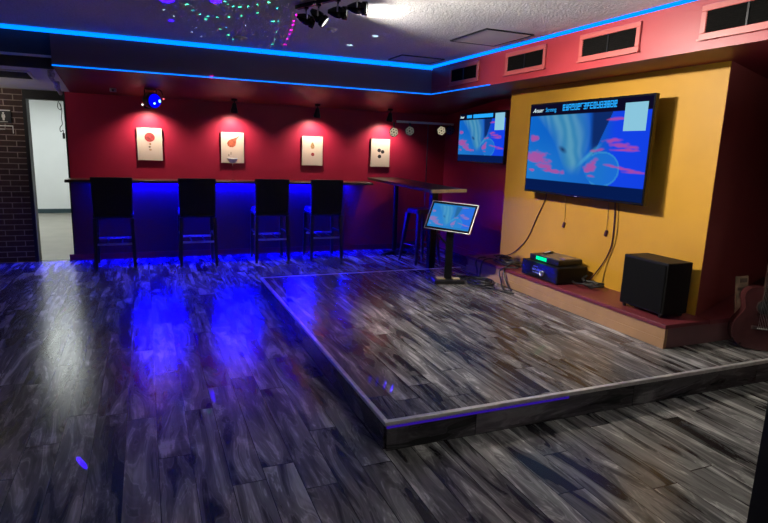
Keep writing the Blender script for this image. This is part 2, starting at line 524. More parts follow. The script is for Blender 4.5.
mb = MB()   # upper back strip, a slanted profile under the tray ceiling
mb.add([(-6, YS - .022, ZT - .002), (-6, YS, ZT - .002), (-6, YS, ZT - .030), (XS, YS - .055, ZT - .002), (XS, YS, ZT - .002), (XS, YS, ZT - .050)],
       [(0, 3, 5, 2), (0, 1, 4, 3), (1, 2, 5, 4), (0, 2, 1), (3, 4, 5)])
tag(mb.build('light_strip', M['led_cyan']), 'long cyan blue light strip along the ceiling edge above the bar', 'light strip')
mb = MB()
mb.add([(XS - .010, -3, ZT - .002), (XS, -3, ZT - .002), (XS, -3, ZT - .008), (XS - .040, YS - .046, ZT - .002), (XS, YS - .046, ZT - .002), (XS, YS - .046, ZT - .030)],
       [(0, 3, 5, 2), (0, 1, 4, 3), (1, 2, 5, 4), (0, 2, 1), (3, 4, 5)])
tag(mb.build('light_strip', M['led_cyan']), 'cyan blue light strip at the ceiling edge above the row of vents', 'light strip')
strip('light_strip', 'thin cyan light strip on the lower edge of the bulkhead above the bar',
      [(XL, XS - .012, YS - .012, YS + .001, ZS - .003, ZS + .009)], M['led_cyan_low'])
strip('light_strip', 'short thin cyan light strip below the vent nearest the corner',
      [(XS - .014, XS + .001, 5.7, YS - .012, ZS - .003, ZS + .006)], M['led_cyan_low'])

# ------------------------------------------------------------------ stage
hs = .172
SX0, SX1, SY0, SY1 = 1.148, 6.0, 2.63, 6.28
st = thing('stage', 'low square stage platform with grey wood planks and metal edging', 'stage')
mb = MB(); SXB = 3.72; mb.prism([(SX0 + .012, SY0 + .012), (SX1, SY0 + .012), (SX1, 3.095), (SXB, 3.095), (SXB, SY1 - .012), (SX0 + .012, SY1 - .012)], hs - .02, hs)
mb.build('deck', M['stage'], st)
mb = MB(); mb.box(SX0 + .015, SX1, SY0 + .004, SY0 + .03, 0.0, hs - .021)
mb.build('front_board', M['stage_front'], st)
mb = MB(); mb.box(SX0 + .004, SX0 + .03, SY0 + .031, SY1 - .01, 0.0, hs - .021)
mb.build('side_board', M['stage_side'], st)
mb = MB(); mb.box(SX0 + .031, SXB, SY1 - .03, SY1 - .01, 0.0, hs - .021)
mb.build('back_board', M['stage_front'], st)
def nosing(x0, x1, y0, y1):
    m = MB(); m.box(x0, x1, y0, y1, hs - .022, hs + .004, bev=.003); return m
nosing(SX0 - .002, SX1, SY0 - .002, SY0 + .028).build('edge_trim', M['alu'], st)
nosing(SX0 - .002, SX0 + .026, SY0 + .028, SY1 - .02).build('edge_trim', M['alu'], st)
nosing(SX0 - .002, SXB, SY1 - .024, SY1).build('edge_trim', M['alu'], st)
mb = MB(); mb.box(SX0 + .01, 2.4, SY0 - .0035, SY0 + .004, hs - .036, hs - .0225)  # no lamp here: gleam from the disco light put in as an emissive strip
tag(mb.build('edge_gleam', M['gleam_violet'], st), 'painted-on violet gleam under the front edging')

# ------------------------------------------------------------------ ledge under the mustard wall
hl = .368
LX = 3.69
lg = thing('ledge', 'low boxed ledge with oxblood top and tan front along the wall', 'ledge')
mb = MB(); mb.box(LX - .012, XF - .001, 3.06, 6.08, hl - .035, hl, bev=.005)
mb.box(XF - .001, XR - .001, 6.062, 6.08, hl - .035, hl)
mb.prism([(XF - .001, 3.06), (6.4, 3.06), (6.4, 4.14), (XF - .001, 3.19)], hl - .035, hl)
mb.build('ledge_top', M['ledge_top'], lg)
mb = MB(); mb.box(LX, LX + .03, 3.07, 6.07, hs + .002, hl - .036)
mb.box(LX - .010, LX, 3.064, 6.07, hs + .002, hs + .075)
mb.build('front_board', M['ledge_front'], lg)
mb = MB(); mb.box(LX + .031, 6.4, 3.07, 3.10, hs + .002, hl - .036)
mb.build('side_board', M['ledge_shaded'], lg)
mb = MB(); mb.box(LX, XR - .02, 6.04, 6.07, hs + .002, hl - .036)
mb.build('end_board', M['red_dark'], lg)
mb = MB(); mb.box(LX + .035, LX + .07, 3.11, 6.03, 0.0, hl - .036); mb.build('frame', M['black_wood'], lg)

# ------------------------------------------------------------------ bar counter
ct = thing('bar_counter', 'long dark walnut bar counter on the red back wall, blue light underneath', 'counter', (0, 0, 0))
CY0 = 8.29
mb = MB(); mb.box(-.955, 3.27, CY0, YB - .002, 1.083, 1.122, bev=.004)
mb.build('counter_top', M['dark_wood'], ct)
mb = MB(); mb.box(-.62, 2.92, 8.60, 8.64, 1.077, 1.0826)
tag(mb.build('light_strip', M['led_blue'], ct), 'deep blue light strip under the counter')
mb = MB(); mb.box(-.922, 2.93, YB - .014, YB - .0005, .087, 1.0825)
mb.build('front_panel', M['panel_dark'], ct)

# ------------------------------------------------------------------ bar stools (local: back faces -y, sits facing +y)
def make_stool():
    root = thing('bar_stool', 'x', 'bar stool', group='black high back bar stools at the counter')
    def legm(x0, y0, x1, y1, ztop):
        m = MB(); h = .019
        vs = [(x0 - h, y0 - h, 0), (x0 + h, y0 - h, 0), (x0 + h, y0 + h, 0), (x0 - h, y0 + h, 0)]
        H = .022
        vs += [(x1 - H, y1 - H, ztop), (x1 + H, y1 - H, ztop), (x1 + H, y1 + H, ztop), (x1 - H, y1 + H, ztop)]
        m.add(vs, [(0, 3, 2, 1), (4, 5, 6, 7), (0, 1, 5, 4), (1, 2, 6, 5), (2, 3, 7, 6), (3, 0, 4, 7)])
        return m
    for sx in (-1, 1):
        legm(sx * .228, -.255, sx * .213, -.215, .66).build('leg', M['black_wood'], root)
        legm(sx * .222, .235, sx * .212, .205, .66).build('leg', M['black_wood'], root)
    m = MB(); m.box(-.235, .235, -.235, .235, .655, .725, bev=.02); m.box(-.225, .225, -.20, .232, .725, .75, bev=.012)
    m.build('seat', M['black_leather'], root)
    # backrest: tapered upright slab leaning back a little
    m = MB()
    n = 8
    vs = []
    for i in range(n + 1):
        t = i / n
        z = .70 + t * .478
        yb = -.225 - .035 * t - .01 * math.sin(PI * t)
        w = .228 + .012 * t
        th = .052 - .016 * t
        rows = [(-w, yb), (w, yb), (w, yb + th), (-w, yb + th)]
        vs += [(x, y, z) for x, y in rows]
    fs = []
    for i in range(n):
        for j in range(4):
            a = i * 4 + j; b = i * 4 + (j + 1) % 4
            fs.append((a, b, b + 4, a + 4))
    fs += [(3, 2, 1, 0), (n * 4, n * 4 + 1, n * 4 + 2, n * 4 + 3)]
    m.add(vs, fs)
    o = m.build('backrest', M['black_leather'], root, bevel=.008)
    m = MB(); m.box(-.205, .205, .19, .225, .332, .358, bev=.005)
    tag(m.build('footrest', M['steel'], root), 'flat steel front footrest')
    m = MB(); m.box(-.208, .208, -.252, -.228, .318, .342, bev=.004)
    tag(m.build('stretcher', M['steel'], root), 'steel rear stretcher')
    for sx in (-1, 1):
        m = MB(); m.box(sx * .085 - .008, sx * .085 + .008, -.228, .19, .328, .344)
        m.build('cross_bar', M['black_metal'], root)
        m = MB(); m.box(sx * .218 - .009, sx * .218 + .009, -.22, .20, .40, .425)
        m.build('side_rail', M['black_wood'], root)
    return root

s0 = make_stool()
spots = [(-.40, 8.175, .02, 'black high back bar stool at the far left end of the counter'),
         (.625, 8.165, 0.0, 'black high back bar stool below the pear picture, second from the left'),
         (1.63, 8.20, -.02, 'black high back bar stool between the pear picture and the fig picture'),
         (2.43, 8.21, -.02, 'black high back bar stool below the fig picture, nearest the high table')]
for i, (x, y, r, lab) in enumerate(spots):
    if i == 0:
        s0.location = (x, y, 0); s0.rotation_euler = (0, 0, r); s0['label'] = lab
    else:
        dup(s0, (x, y, 0), r, lab)

# ------------------------------------------------------------------ stemmed glass on the counter
gl = thing('stemmed_glass', 'tall stemmed glass standing on the counter below the pear picture', 'glass', (1.16, 8.45, 1.122))
mb = MB()
mb.lathe([(.001, .001), (.040, .001), (.040, .004), (.008, .012), (.006, .03), (.0085, .06), (.006, .09), (.009, .13), (.006, .17), (.006, .235), (.012, .246), (.001, .250)], (0, 0, 0), (0, 0, 1), 20)
mb.build('glass_body', M['glass'], gl)
mb = MB(); mb.lathe([(.010, .244), (.034, .254), (.060, .275), (.072, .306), (.074, .318), (.066, .318), (.062, .306), (.001, .300)], (0, 0, 0), (0, 0, 1), 24)
tag(mb.build('bowl', M['white_plastic'], gl), 'wide whitish bowl')

# ------------------------------------------------------------------ pictures
def picture(xc, zc, label, art):
    t = thing('picture', label, 'picture', (xc, YB, zc - .22), group='fruit prints on the red wall')
    m = MB(); m.box(-.163, .163, -.034, -.003, 0, .44, bev=.003)
    m.build('canvas', M['canvas'], t)
    art(t)
    return t

def flat(t, poly, mat, name='print', y=-.0352):
    m = MB(); n = len(poly)
    th = .0009
    m.add([(x, y, z) for x, z in poly] + [(x, y + th, z) for x, z in poly],
          [list(range(n)), list(range(n, 2 * n))[::-1]] + [(i, (i + 1) % n, n + (i + 1) % n, n + i) for i in range(n)])
    return m.build(name, mat, t)

def ell(cx, cz, rx, rz, n=22, rot=0):
    return [(cx + rx * math.cos(a) * math.cos(rot) - rz * math.sin(a) * math.sin(rot), cz + rx * math.cos(a) * math.sin(rot) + rz * math.sin(a) * math.cos(rot)) for a in [2 * PI * i / n for i in range(n)]]

def art_peach(t):
    flat(t, ell(.0, .315, .066, .062), M['fruit_red'], 'printed_fruit')
    flat(t, ell(.005, .225, .014, .014, 10), M['fruit_tan'], 'printed_fruit')
    flat(t, ell(-.004, .185, .016, .012, 10), M['print_grey'], 'printed_fruit')
    flat(t, ell(.004, .145, .018, .010, 10), M['fruit_tan'], 'printed_fruit')

def art_pear(t):
    pts = ell(-.015, .285, .062, .058)
    pear = [(-.078, .285), (-.068, .25), (-.035, .228), (.005, .228), (.038, .25), (.050, .285), (.052, .32), (.058, .345), (.085, .372), (.098, .385), (.092, .391), (.06, .37), (.02, .355), (-.025, .34), (-.06, .32)]
    flat(t, pear, M['fruit_pear'], 'printed_fruit')
    flat(t, [(-.03, .12), (-.02, .12), (-.018, .16), (-.028, .16)], M['print_grey'], 'printed_fruit')
    flat(t, ell(-.055, .115, .009, .012, 10), M['print_grey'], 'printed_fruit')

def art_fig(t):
    fig = [(-.03, .29), (-.024, .262), (0, .25), (.026, .262), (.032, .29), (.022, .325), (.004, .352), (-.004, .352), (-.022, .325)]
    flat(t, fig, M['fruit_tan'], 'printed_fruit')
    flat(t, ell(.004, .17, .027, .027, 14), M['fruit_red'], 'printed_fruit')

def art_berry(t):
    for x, z in ((-.022, .262), (.038, .24), (-.014, .165)):
        pts = [(x + (.029 + .005 * (i % 2)) * math.cos(2 * PI * i / 14), z + (.027 + .005 * (i % 2)) * math.sin(2 * PI * i / 14)) for i in range(14)]
        flat(t, pts, M['fruit_black'], 'printed_fruit')

picture(.077, 1.595, 'cream canvas print of a round red peach, below the blue disco light', art_peach)
picture(1.19, 1.583, 'cream canvas print of an orange pear lying at a slant', art_pear)
picture(2.387, 1.573, 'cream canvas print of a small tan fig above its cut half', art_fig)
picture(3.513, 1.576, 'cream canvas print of three blackberries near the corner', art_berry)

# ------------------------------------------------------------------ picture spot lamps on the underside
def zund(y):
    return ZS - (y - YS) / (8.9 - YS) * (ZS - ZB + .02)

def picture_spot(x, label):
    y = 8.40
    t = thing('picture_spotlight', label, 'spotlight', (x, y, zund(y)), group='picture spotlights under the bulkhead')
    m = MB(); m.lathe([(.001, .0), (.042, 0), (.042, -.022), (.012, -.03), (.001, -.03)], (0, 0, 0), (0, 0, 1), 18)
    m.build('mount', M['black_metal'], t)
    m = MB(); m.cone((0, 0, -.025), (0, 0, -.07), .008, .008, 10)
    m.build('stem', M['black_metal'], t)
    ax = Vector((0, .28, -1)).normalized()
    m = MB(); m.lathe([(.001, -.012), (.022, -.008), (.030, .01), (.034, .04), (.048, .085), (.056, .125), (.053, .125), (.045, .09), (.001, .08)], (0, 0, -.062), ax, 20)
    m.build('lamp_head', M['black_metal'], t)
    m = MB(); m.lathe([(.001, .100), (.045, .100), (.045, .104), (.001, .104)], (0, 0, -.062), ax, 18)
    tag(m.build('bulb', M['lamp_warm'], t), 'lit warm bulb face')
    L = bpy.data.lights.new('picture_lamp', 'SPOT')
    L.energy = 40; L.color = (1.0, .84, .70); L.spot_size = math.radians(134); L.spot_blend = .85; L.shadow_soft_size = .03
    o = bpy.data.objects.new('picture_lamp', L); COL.objects.link(o)
    p = Vector((x, y, zund(y) - .062)) + ax * .135
    o.location = p
    d = Vector((0, .33, -1))
    o.rotation_euler = d.to_track_quat('-Z', 'Y').to_euler()
    return t

picture_spot(.07, 'black spotlight hidden behind the blue disco light above the peach picture')
picture_spot(1.19, 'black spotlight above the pear picture')
picture_spot(2.39, 'black spotlight above the fig picture')
picture_spot(3.56, 'black spotlight above the blackberry picture')

# disco light in front of the first spot
dl = thing('disco_light', 'black disco light glowing blue, hung above the peach picture', 'disco light', (.105, 8.06, zund(8.06) + .004))
mb = MB(); mb.box(-.07, .07, -.02, .02, -.02, 0, bev=.004)
mb.box(-.075, -.06, -.012, .012, -.13, -.02); mb.box(.06, .075, -.012, .012, -.13, -.02)
mb.tube([(.03, 0, -.03), (.10, 0, -.012), (.135, .0, -.045), (.14, .0, -.08)], .006)
mb.build('bracket', M['black_metal'], dl)
mb = MB(); ax = Vector((.75, -1, -.12)).normalized()
mb.lathe([(.001, -.12), (.06, -.12), (.092, -.07), (.098, .0), (.098, .03), (.088, .035), (.001, .035)], (.02, 0, -.150), ax, 22)
mb.build('housing', M['black_plastic'], dl)
mb = MB()
prof = [(.087 * math.cos(a), .034 + .07 * math.sin(a)) for a in [PI / 2 * i / 6 for i in range(6)]] + [(.001, .104)]
mb.lathe(prof, (.02, 0, -.150), ax, 22)
tag(mb.build('lens', M['lens_blue'], dl), 'glowing blue dome lens')
for (x, z, r, mt) in ((.04, -.19, .011, 'lens_cyan'), (.10, -.155, .018, 'lens_cyan'), (.15, -.125, .010, 'lens_red'), (-.10, -.21, .012, 'lamp_white')):
    m = MB(); c = Vector((x, -.118 if abs(x) < .08 else -.06, z)) ; m.lathe([(.001, -.004), (r, -.004), (r, .006), (.001, .010)], c, ax, 12)
    m.build('diode', M[mt], dl)

# small sensor at left of the disco light
sn = thing('motion_sensor', 'small pale sensor box on the bulkhead underside left of the disco light', 'sensor', (-.33, 8.2, zund(8.2)))
mb = MB(); mb.box(-.04, .04, -.02, .02, -.045, 0, bev=.006)
mb.build('housing', M['plaster'], sn)
mb = MB(); mb.lathe([(.001, 0), (.016, 0), (.012, .012), (.001, .016)], (.0, -.02, -.025), (0, -1, 0), 14)
mb.build('lens', M['black_plastic'], sn)

# ------------------------------------------------------------------ track lights on the tray ceiling
T0, T1 = Vector((1.192, 4.827, 2.72)), Vector((1.66, 3.70, 2.72))
tr = thing('ceiling_track', 'black lighting track on the ceiling carrying four spotlights', 'light track', (0, 0, 0))
mb = MB()
d = (T1 - T0).normalized(); s = Vector((-d.y, d.x, 0))
mb.add([T0 + s * .018 + Vector((0, 0, .0)), T0 - s * .018, T0 - s * .018 + Vector((0, 0, .029)), T0 + s * .018 + Vector((0, 0, .029)),
        T1 + s * .018, T1 - s * .018, T1 - s * .018 + Vector((0, 0, .029)), T1 + s * .018 + Vector((0, 0, .029))],
       [(0, 1, 2, 3), (4, 5, 6, 7), (0, 1, 5, 4), (1, 2, 6, 5), (2, 3, 7, 6), (3, 0, 4, 7)])
mb.build('rail', M['black_metal'], tr)

def track_head(f, aim, label, power, ang, cut_top=False, z0=2.63):
    """lamp hanging below the track at fraction f"""
    p = T0.lerp(T1, f)
    t = thing('track_spotlight', label, 'spotlight', (p.x, p.y, 2.72), group='track spotlights on the ceiling')
    a = Vector(aim).normalized()
    zc = z0 - 2.72
    m = MB(); m.box(-.016, .016, -.016, .016, -.014, 0)
    m.cone((0, 0, -.012), (0, 0, zc + .052), .006, .006, 10)
    m.build('stem', M['black_metal'], t)
    side = a.cross(Vector((0, 0, 1))).normalized()
    c = Vector((0, 0, zc))
    m = MB()
    m.tube([c + side * .047 - Vector((0, 0, .005)), c + side * .043 + Vector((0, 0, .035)), c + Vector((0, 0, .055)), c - side * .043 + Vector((0, 0, .035)), c - side * .047 - Vector((0, 0, .005))], .0055)
    m.build('yoke', M['steel'], t)
    m = MB()
    m.lathe([(.001, -.078), (.014, -.076), (.022, -.06), (.034, -.035), (.042, -.01), (.044, .015), (.040, .02), (.040, .03), (.048, .034), (.050, .070), (.046, .070), (.044, .045), (.001, .042)], c, a, 22)
    m.build('lamp_head', M['black_gloss'], t)
    m = MB(); m.lathe([(.001, .060), (.043, .060), (.043, .064), (.001, .066)], c, a, 20)
    tag(m.build('bulb', M['lamp_white'], t), 'lit white lamp face')
    L = bpy.data.lights.new('track_lamp', 'SPOT')
    L.energy = power; L.color = (1.0, .93, .84); L.spot_size = math.radians(ang); L.spot_blend = .6; L.shadow_soft_size = .02
    o = bpy.data.objects.new('track_lamp', L); COL.objects.link(o)
    o.location = Vector((p.x, p.y, 2.72)) + c + a * .085
    o.rotation_euler = a.to_track_quat('-Z', 'Y').to_euler()
    return t

track_head(.10, (1, -.10, -.30), 'black track spotlight at the far end of the track, white face turned right', 185, 92)
track_head(.23, (.85, -.38, -.75), 'black track spotlight second from the far end, tilted down', 260, 98)
track_head(.42, (1, -.42, -.06), 'black track spotlight third from the far end, aimed along the ceiling', 30, 74)
track_head(.60, (1, -.50, -.06), 'black track spotlight nearest the camera, aimed at the vents', 55, 76)

# ceiling discs (detectors)
for (x, y, r, lab) in ((1.71, 5.55, .055, 'flat round ceiling detector beyond the track spotlights'), (.994, 6.50, .075, 'flat round ceiling detector above the pear picture by the light strip')):
    t = thing('ceiling_detector', lab, 'detector', (x, y, ZT))
    m = MB(); m.lathe([(.001, -.022), (r * .6, -.022), (r * .9, -.014), (r, 0), (.001, 0)], (0, 0, 0), (0, 0, 1), 24)
    m.build('housing', M['ceil_plain'], t)
    m = MB(); m.lathe([(r * .35, -.022), (r * .35, -.028), (.001, -.028)], (0, 0, 0), (0, 0, 1), 16)
    m.build('cap', M['white_plastic'], t)

# ceiling access panels
def access_panel(x0, x1, y0, y1, label):
    t = thing('access_panel', label, 'ceiling panel', ((x0 + x1) / 2, (y0 + y1) / 2, ZT))
    w, h = (x1 - x0) / 2, (y1 - y0) / 2
    m = MB()
    e = .014
    for b in ((-w, w, -h, -h + e), (-w, w, h - e, h), (-w, -w + e, -h + e, h - e), (w - e, w, -h + e, h - e)):
        m.box(b[0], b[1], b[2], b[3], -.012, -.0)
    m.build('frame', M['black_trim'], t)
    m = MB(); m.box(-w + e, w - e, -h + e, h - e, -.008, -.0)
    m.build('panel', M['ceil_plain'], t)

access_panel(2.93, 3.46, 4.74, 5.43, 'square white ceiling access panel beside the vent nearest the big screen')
access_panel(2.88, 3.46, 6.51, 6.93, 'ceiling access panel near the inner corner of the light strip')

# ------------------------------------------------------------------ vents on the right fascia
def vent(y0, y1, label, z0=2.452, z1=2.68):
    t = thing('air_vent', label, 'vent', (XS, (y0 + y1) / 2, z0), group='air vents in the red fascia')
    w = (y1 - y0) / 2; h = z1 - z0
    fw = .042
    m = MB()
    for b in ((-w, w, 0, fw), (-w, w, h - fw, h), (-w, -w + fw, fw, h - fw), (w - fw, w, fw, h - fw)):
        m.box(-.016, -.001, b[0], b[1], b[2], b[3], bev=.003)
    m.box(-.030, -.016, -w - .006, w + .006, -.006, .006)
    m.build('frame', M['vent_frame'], t)
    m = MB(); m.box(-.006, -.002, -w + fw, w - fw, fw, h - fw)
    m.build('filter', M['vent_black'], t)
    m = MB(); m.box(-.013, -.006, -.007, .007, fw, h - fw)
    m.build('divider', M['black_metal'], t)
    m = MB()
    for i in range(9):
        z = fw + (h - 2 * fw) * (i + .5) / 9
        m.box(-.010, -.006, -w + fw, w - fw, z - .002, z + .002)
    m.build('grille', M['vent_black'], t)
    return t

vent(5.955, 6.640, 'red framed air vent nearest the corner, above the small screen')
vent(4.740, 5.415, 'red framed air vent second from the corner, above the left end of the big screen')
vent(3.585, 4.270, 'red framed air vent above the right end of the big screen')
vent(2.370, 3.050, 'red framed air vent cut off by the right edge of the photo')

# ------------------------------------------------------------------ screens
def lerp3(a, b, t):
    return tuple(a[i] + (b[i] - a[i]) * t for i in range(3))

def sm(e0, e1, x):
    t = max(0.0, min(1.0, (x - e0) / (e1 - e0))); return t * t * (3 - 2 * t)

def vn(x, y):
    """small value noise"""
    def h(i, j):
        q = math.sin(i * 127.1 + j * 311.7) * 43758.5453
        return q - math.floor(q)
    i, j = math.floor(x), math.floor(y); fx, fy = x - i, y - j
    fx = fx * fx * (3 - 2 * fx); fy = fy * fy * (3 - 2 * fy)
    return (h(i, j) * (1 - fx) + h(i + 1, j) * fx) * (1 - fy) + (h(i, j + 1) * (1 - fx) + h(i + 1, j + 1) * fx) * fy

def blob(u, v, cx, cy, rx, ry, rot=0.0):
    c, s_ = math.cos(rot), math.sin(rot)
    a = ((u - cx) * c + (v - cy) * s_) / rx; b = (-(u - cx) * s_ + (v - cy) * c) / ry
    return math.sqrt(a * a + b * b)

BARS = (.125, .865)
def picture_colour(u, v):
    """linear colour of the film still, u right 0..1, v down 0..1 (of the whole panel)"""
    if v < BARS[0]:
        return (.004, .003, .016)
    if v > BARS[1]:
        return (.0015, .010, .075)
    p = (v - BARS[0]) / (BARS[1] - BARS[0])
    c = lerp3((.004, .125, .54), (.006, .065, .50), u)
    c = lerp3(c, (.02, .23, .60), .5 * sm(.2, .8, p) * (1 - u))
    # right field, vivid blue
    if u > .66:
        c = lerp3(c, (.006, .045, .80), sm(.66, .78, u) * .8)
    # dark wedge
    ex = .735 - .21 * p
    wl = .545 + .035 * p
    if u > wl and u < ex and p < .62:
        c = lerp3(c, (.004, .022, .13), sm(wl, wl + .05, u) * (1 - sm(.40, .62, p) * .5))
    elif p < .62:
        pass
    # long pale swoosh falling from upper left to the centre
    cx = .30 + .21 * p + .03 * math.sin(p * 5)
    wd = .21 * (1 - p) + .04
    q = abs(u - cx) / wd
    if q < 1 and p < .92:
        st_ = .5 + .5 * math.sin((u - cx) * 70 + p * 9 + 7 * vn(u * 9, p * 4))
        k_ = (1 - q * q)
        c = lerp3(c, (.040 + .05 * st_, .23 + .08 * st_, .42 + .05 * st_), k_ * .95 * (1 - sm(.7, .92, p)))
    # dark eye fold
    q = blob(u, p, .345, .52, .035, .075, -.5)
    if q < 1: c = lerp3(c, (.01, .025, .10), (1 - q) * 1.0)
    # round bubble at right of the centre
    q = blob(u, p, .685, .78, .135, .24)
    if q < 1: c = lerp3(c, (.012, .17, .58), .75)
    if .93 < q < 1.02 and u > .6: c = lerp3(c, (.05, .32, .60), .45)
    # bright crest
    q = blob(u, p, .575, .60, .03, .22, .5)
    if q < 1: c = lerp3(c, (.07, .38, .60), (1 - q) * .8)
    # pink drifts
    pk = (.42, .065, .30)
    w_ = .75 * (vn(u * 12 + 5, p * 17) - .5) + .5 * (vn(u * 30, p * 40 + 3) - .5)
    for (bx, by, rx, ry, ro) in ((.08, .66, .12, .085, .15), (.16, .78, .10, .05, .25), (.28, .86, .13, .035, .15), (.045, .36, .05, .05, 0),
                                 (.055, .86, .035, .03, 0),
                                 (.75, .375, .075, .038, -.15), (.825, .455, .085, .034, .3), (.83, .515, .09, .016, 0),
                                 (.66, .52, .05, .020, -.3), (.60, .74, .035, .10, .25), (.60, .885, .05, .024, 0), (.86, .76, .15, .018, .28), (.95, .80, .08, .012, 0), (.76, .10, .08, .014, -.1)):
        q = blob(u, p, bx, by, rx, ry, ro) + w_ * 1.25
        if q < 1.1: c = lerp3(c, pk, min(1.0, (1.1 - q) * 2.0) * .8)
    return c

_k = NT('screen image')
_a = _k.n('ShaderNodeVertexColor', layer_name='img')
_e = _k.n('ShaderNodeEmission'); _e.inputs['Strength'].default_value = 1.05
_k.l(_a.outputs['Color'], _e.inputs['Color']); _k.l(_e.outputs[0], _k.out.inputs[0])
M['screen'] = _k.m

def screen_mesh(w, h, nx, ny, parent, y=-.0, fn=picture_colour, z0=0.0):
    """panel in local x (right as seen from the front, front faces -y), z up"""
    vs = []; fs = []; cols = []
    for j in range(ny + 1):
        for i in range(nx + 1):
            u, v = i / nx, j / ny
            vs.append((-w / 2 + w * u, y, z0 + h * (1 - v))); cols.append((*fn(u, v), 1.0))
    for j in range(ny):
        for i in range(nx):
            a = j * (nx + 1) + i
            fs.append((a, a + nx + 1, a + nx + 2, a + 1))
    me = bpy.data.meshes.new('screen'); me.from_pydata(vs, [], fs); me.materials.append(M['screen'])
    at = me.color_attributes.new('img', 'FLOAT_COLOR', 'POINT')
    for i, c in enumerate(cols): at.data[i].color = c
    o = bpy.data.objects.new('screen', me); COL.objects.link(o); o.parent = parent
    return o

def text_mesh(body, size, parent, loc, mat, name='caption', shear=0.0, sx=1.0):
    cu = bpy.data.curves.new(name, 'FONT'); cu.body = body; cu.size = size; cu.extrude = .0006; cu.shear = shear
    ob = bpy.data.objects.new('tmp', cu); COL.objects.link(ob)
    dg = bpy.context.evaluated_depsgraph_get()
    me = bpy.data.meshes.new_from_object(ob.evaluated_get(dg))
    bpy.data.objects.remove(ob)
    me.materials.clear(); me.materials.append(mat)
    o = bpy.data.objects.new(name, me); COL.objects.link(o)
    o.parent = parent; o.location = loc; o.rotation_euler = (PI / 2, 0, 0); o.scale = (sx, 1, 1)
    return o

def glyph_row(x0, x1, z0, h, n, seed, parent, y, mat):
    """row of blocky, unreadable-from-here characters"""
    r = random.Random(seed); m = MB()
    cw = (x1 - x0) / n
    for i in range(n):
        a = x0 + i * cw + cw * .06; b = a + cw * .86
        t = h * .17
        for k in range(3):
            if r.random() < .85:
                zz = z0 + (h - t) * k / 2
                m.box(a, b, y - .0008, y, zz, zz + t)
        for xx in (a, (a + b) / 2 - cw * .08, b - cw * .18):
            if r.random() < .72:
                m.box(xx, xx + cw * .18, y - .0008, y, z0 if r.random() < .7 else z0 + h * .4, z0 + h)
    return m.build('caption', mat, parent)

def tv(name, label, loc, rz, w, h, depth, bez, grid, small=False):
    t = thing(name, label, 'screen', loc, rz)
    m = MB(); m.box(-w / 2, w / 2, -depth / 2, depth / 2, 0, h, bev=.004)
    m.box(-w * .3, w * .3, depth / 2, depth / 2 + .03, h * .25, h * .75)
    m.build('housing', M['black_gloss'], t)
    s_ = screen_mesh(w - 2 * bez, h - 2.2 * bez, grid[0], grid[1], t, -depth / 2 - .0012, z0=bez * 1.25)
    return t

tvb = tv('television', 'large flat television on the mustard wall showing a blue underwater film', (3.995, 4.548, 1.226), -PI / 2, 1.70, .948, .045, .018, (192, 108))
# local x of the TV runs towards the camera (-Y world); captions on the top bar
fy = -.0245
text_mesh('Anuar', .062, tvb, (-.80, fy, .856), M['hud_white'], 'caption', .45, 1.1)
text_mesh('Strmng', .060, tvb, (-.585, fy, .856), M['hud_blue'], 'caption', 0, 1.0)
glyph_row(-.315, .43, .856, .062, 17, 3, tvb, fy, M['hud_blue'])
mb = MB(); mb.box(.53, .785, fy - .0008, fy, .64, .885)
mb.build('panel', M['hud_panel'], tvb)
mb = MB(); mb.box(-.02, .02, fy, fy + .0012, .006, .012)
mb.build('logo', M['white_plastic'], tvb)
mb = MB(); mb.box(-.20, .20, .0535, .130, .30, .62); mb.box(-.24, .24, .130, .1655, .25, .70)
mb.build('wall_bracket', M['black_metal'], tvb)

tvs = tv('television', 'smaller flat television on the red wall in the corner, blue film showing', (4.51, 7.235, 1.487), -PI / 2, 1.25, .718, .05, .014, (120, 68))
fy2 = -.027
text_mesh('Anuar', .052, tvs, (-.60, fy2, .648), M['hud_white'], 'caption', .3, .9)
mb = MB(); mb.box(-.40, -.26, fy2 - .0008, fy2, .645, .688); mb.box(-.22, .30, fy2 - .0008, fy2, .64, .692)
mb.build('caption', M['hud_blue'], tvs)
mb = MB(); mb.box(.36, .59, fy2 - .0008, fy2, .46, .69)
mb.build('panel', M['hud_panel'], tvs)
mb = MB(); mb.box(-.20, .20, .055, .12, .22, .50); mb.box(-.22, .22, .12, .188, .2, .52)
mb.build('wall_bracket', M['black_metal'], tvs)

# ------------------------------------------------------------------ touch-screen stand on the stage
kx, ky = 3.13, 5.55
ks = thing('touchscreen_stand', 'tilted touch screen on a black post standing on the stage', 'screen stand', (kx, ky, hs))
mb = MB(); mb.box(-.175, .175, -.115, .115, .0, .045, M=Matrix.Rotation(-.25, 4, 'Z'), bev=.008)
mb.build('base', M['black_plastic'], ks)
mb = MB()
R_ = Matrix.Rotation(-.25, 4, 'Z')
mb.box(-.13, -.04, -.05, .04, .0455, .056, M=R_); mb.box(-.03, .06, -.02, .06, .0455, .062, M=R_); mb.box(.05, .13, -.06, .02, .0455, .055, M=R_)
tag(mb.build('base_plate', M['gold_edge'], ks), 'brass coloured plates on the base')
mb = MB(); mb.box(-.042, .042, -.03, .03, .045, .70, M=Matrix.Rotation(-.5, 4, 'Z'), bev=.004)
mb.build('post', M['black_metal'], ks)
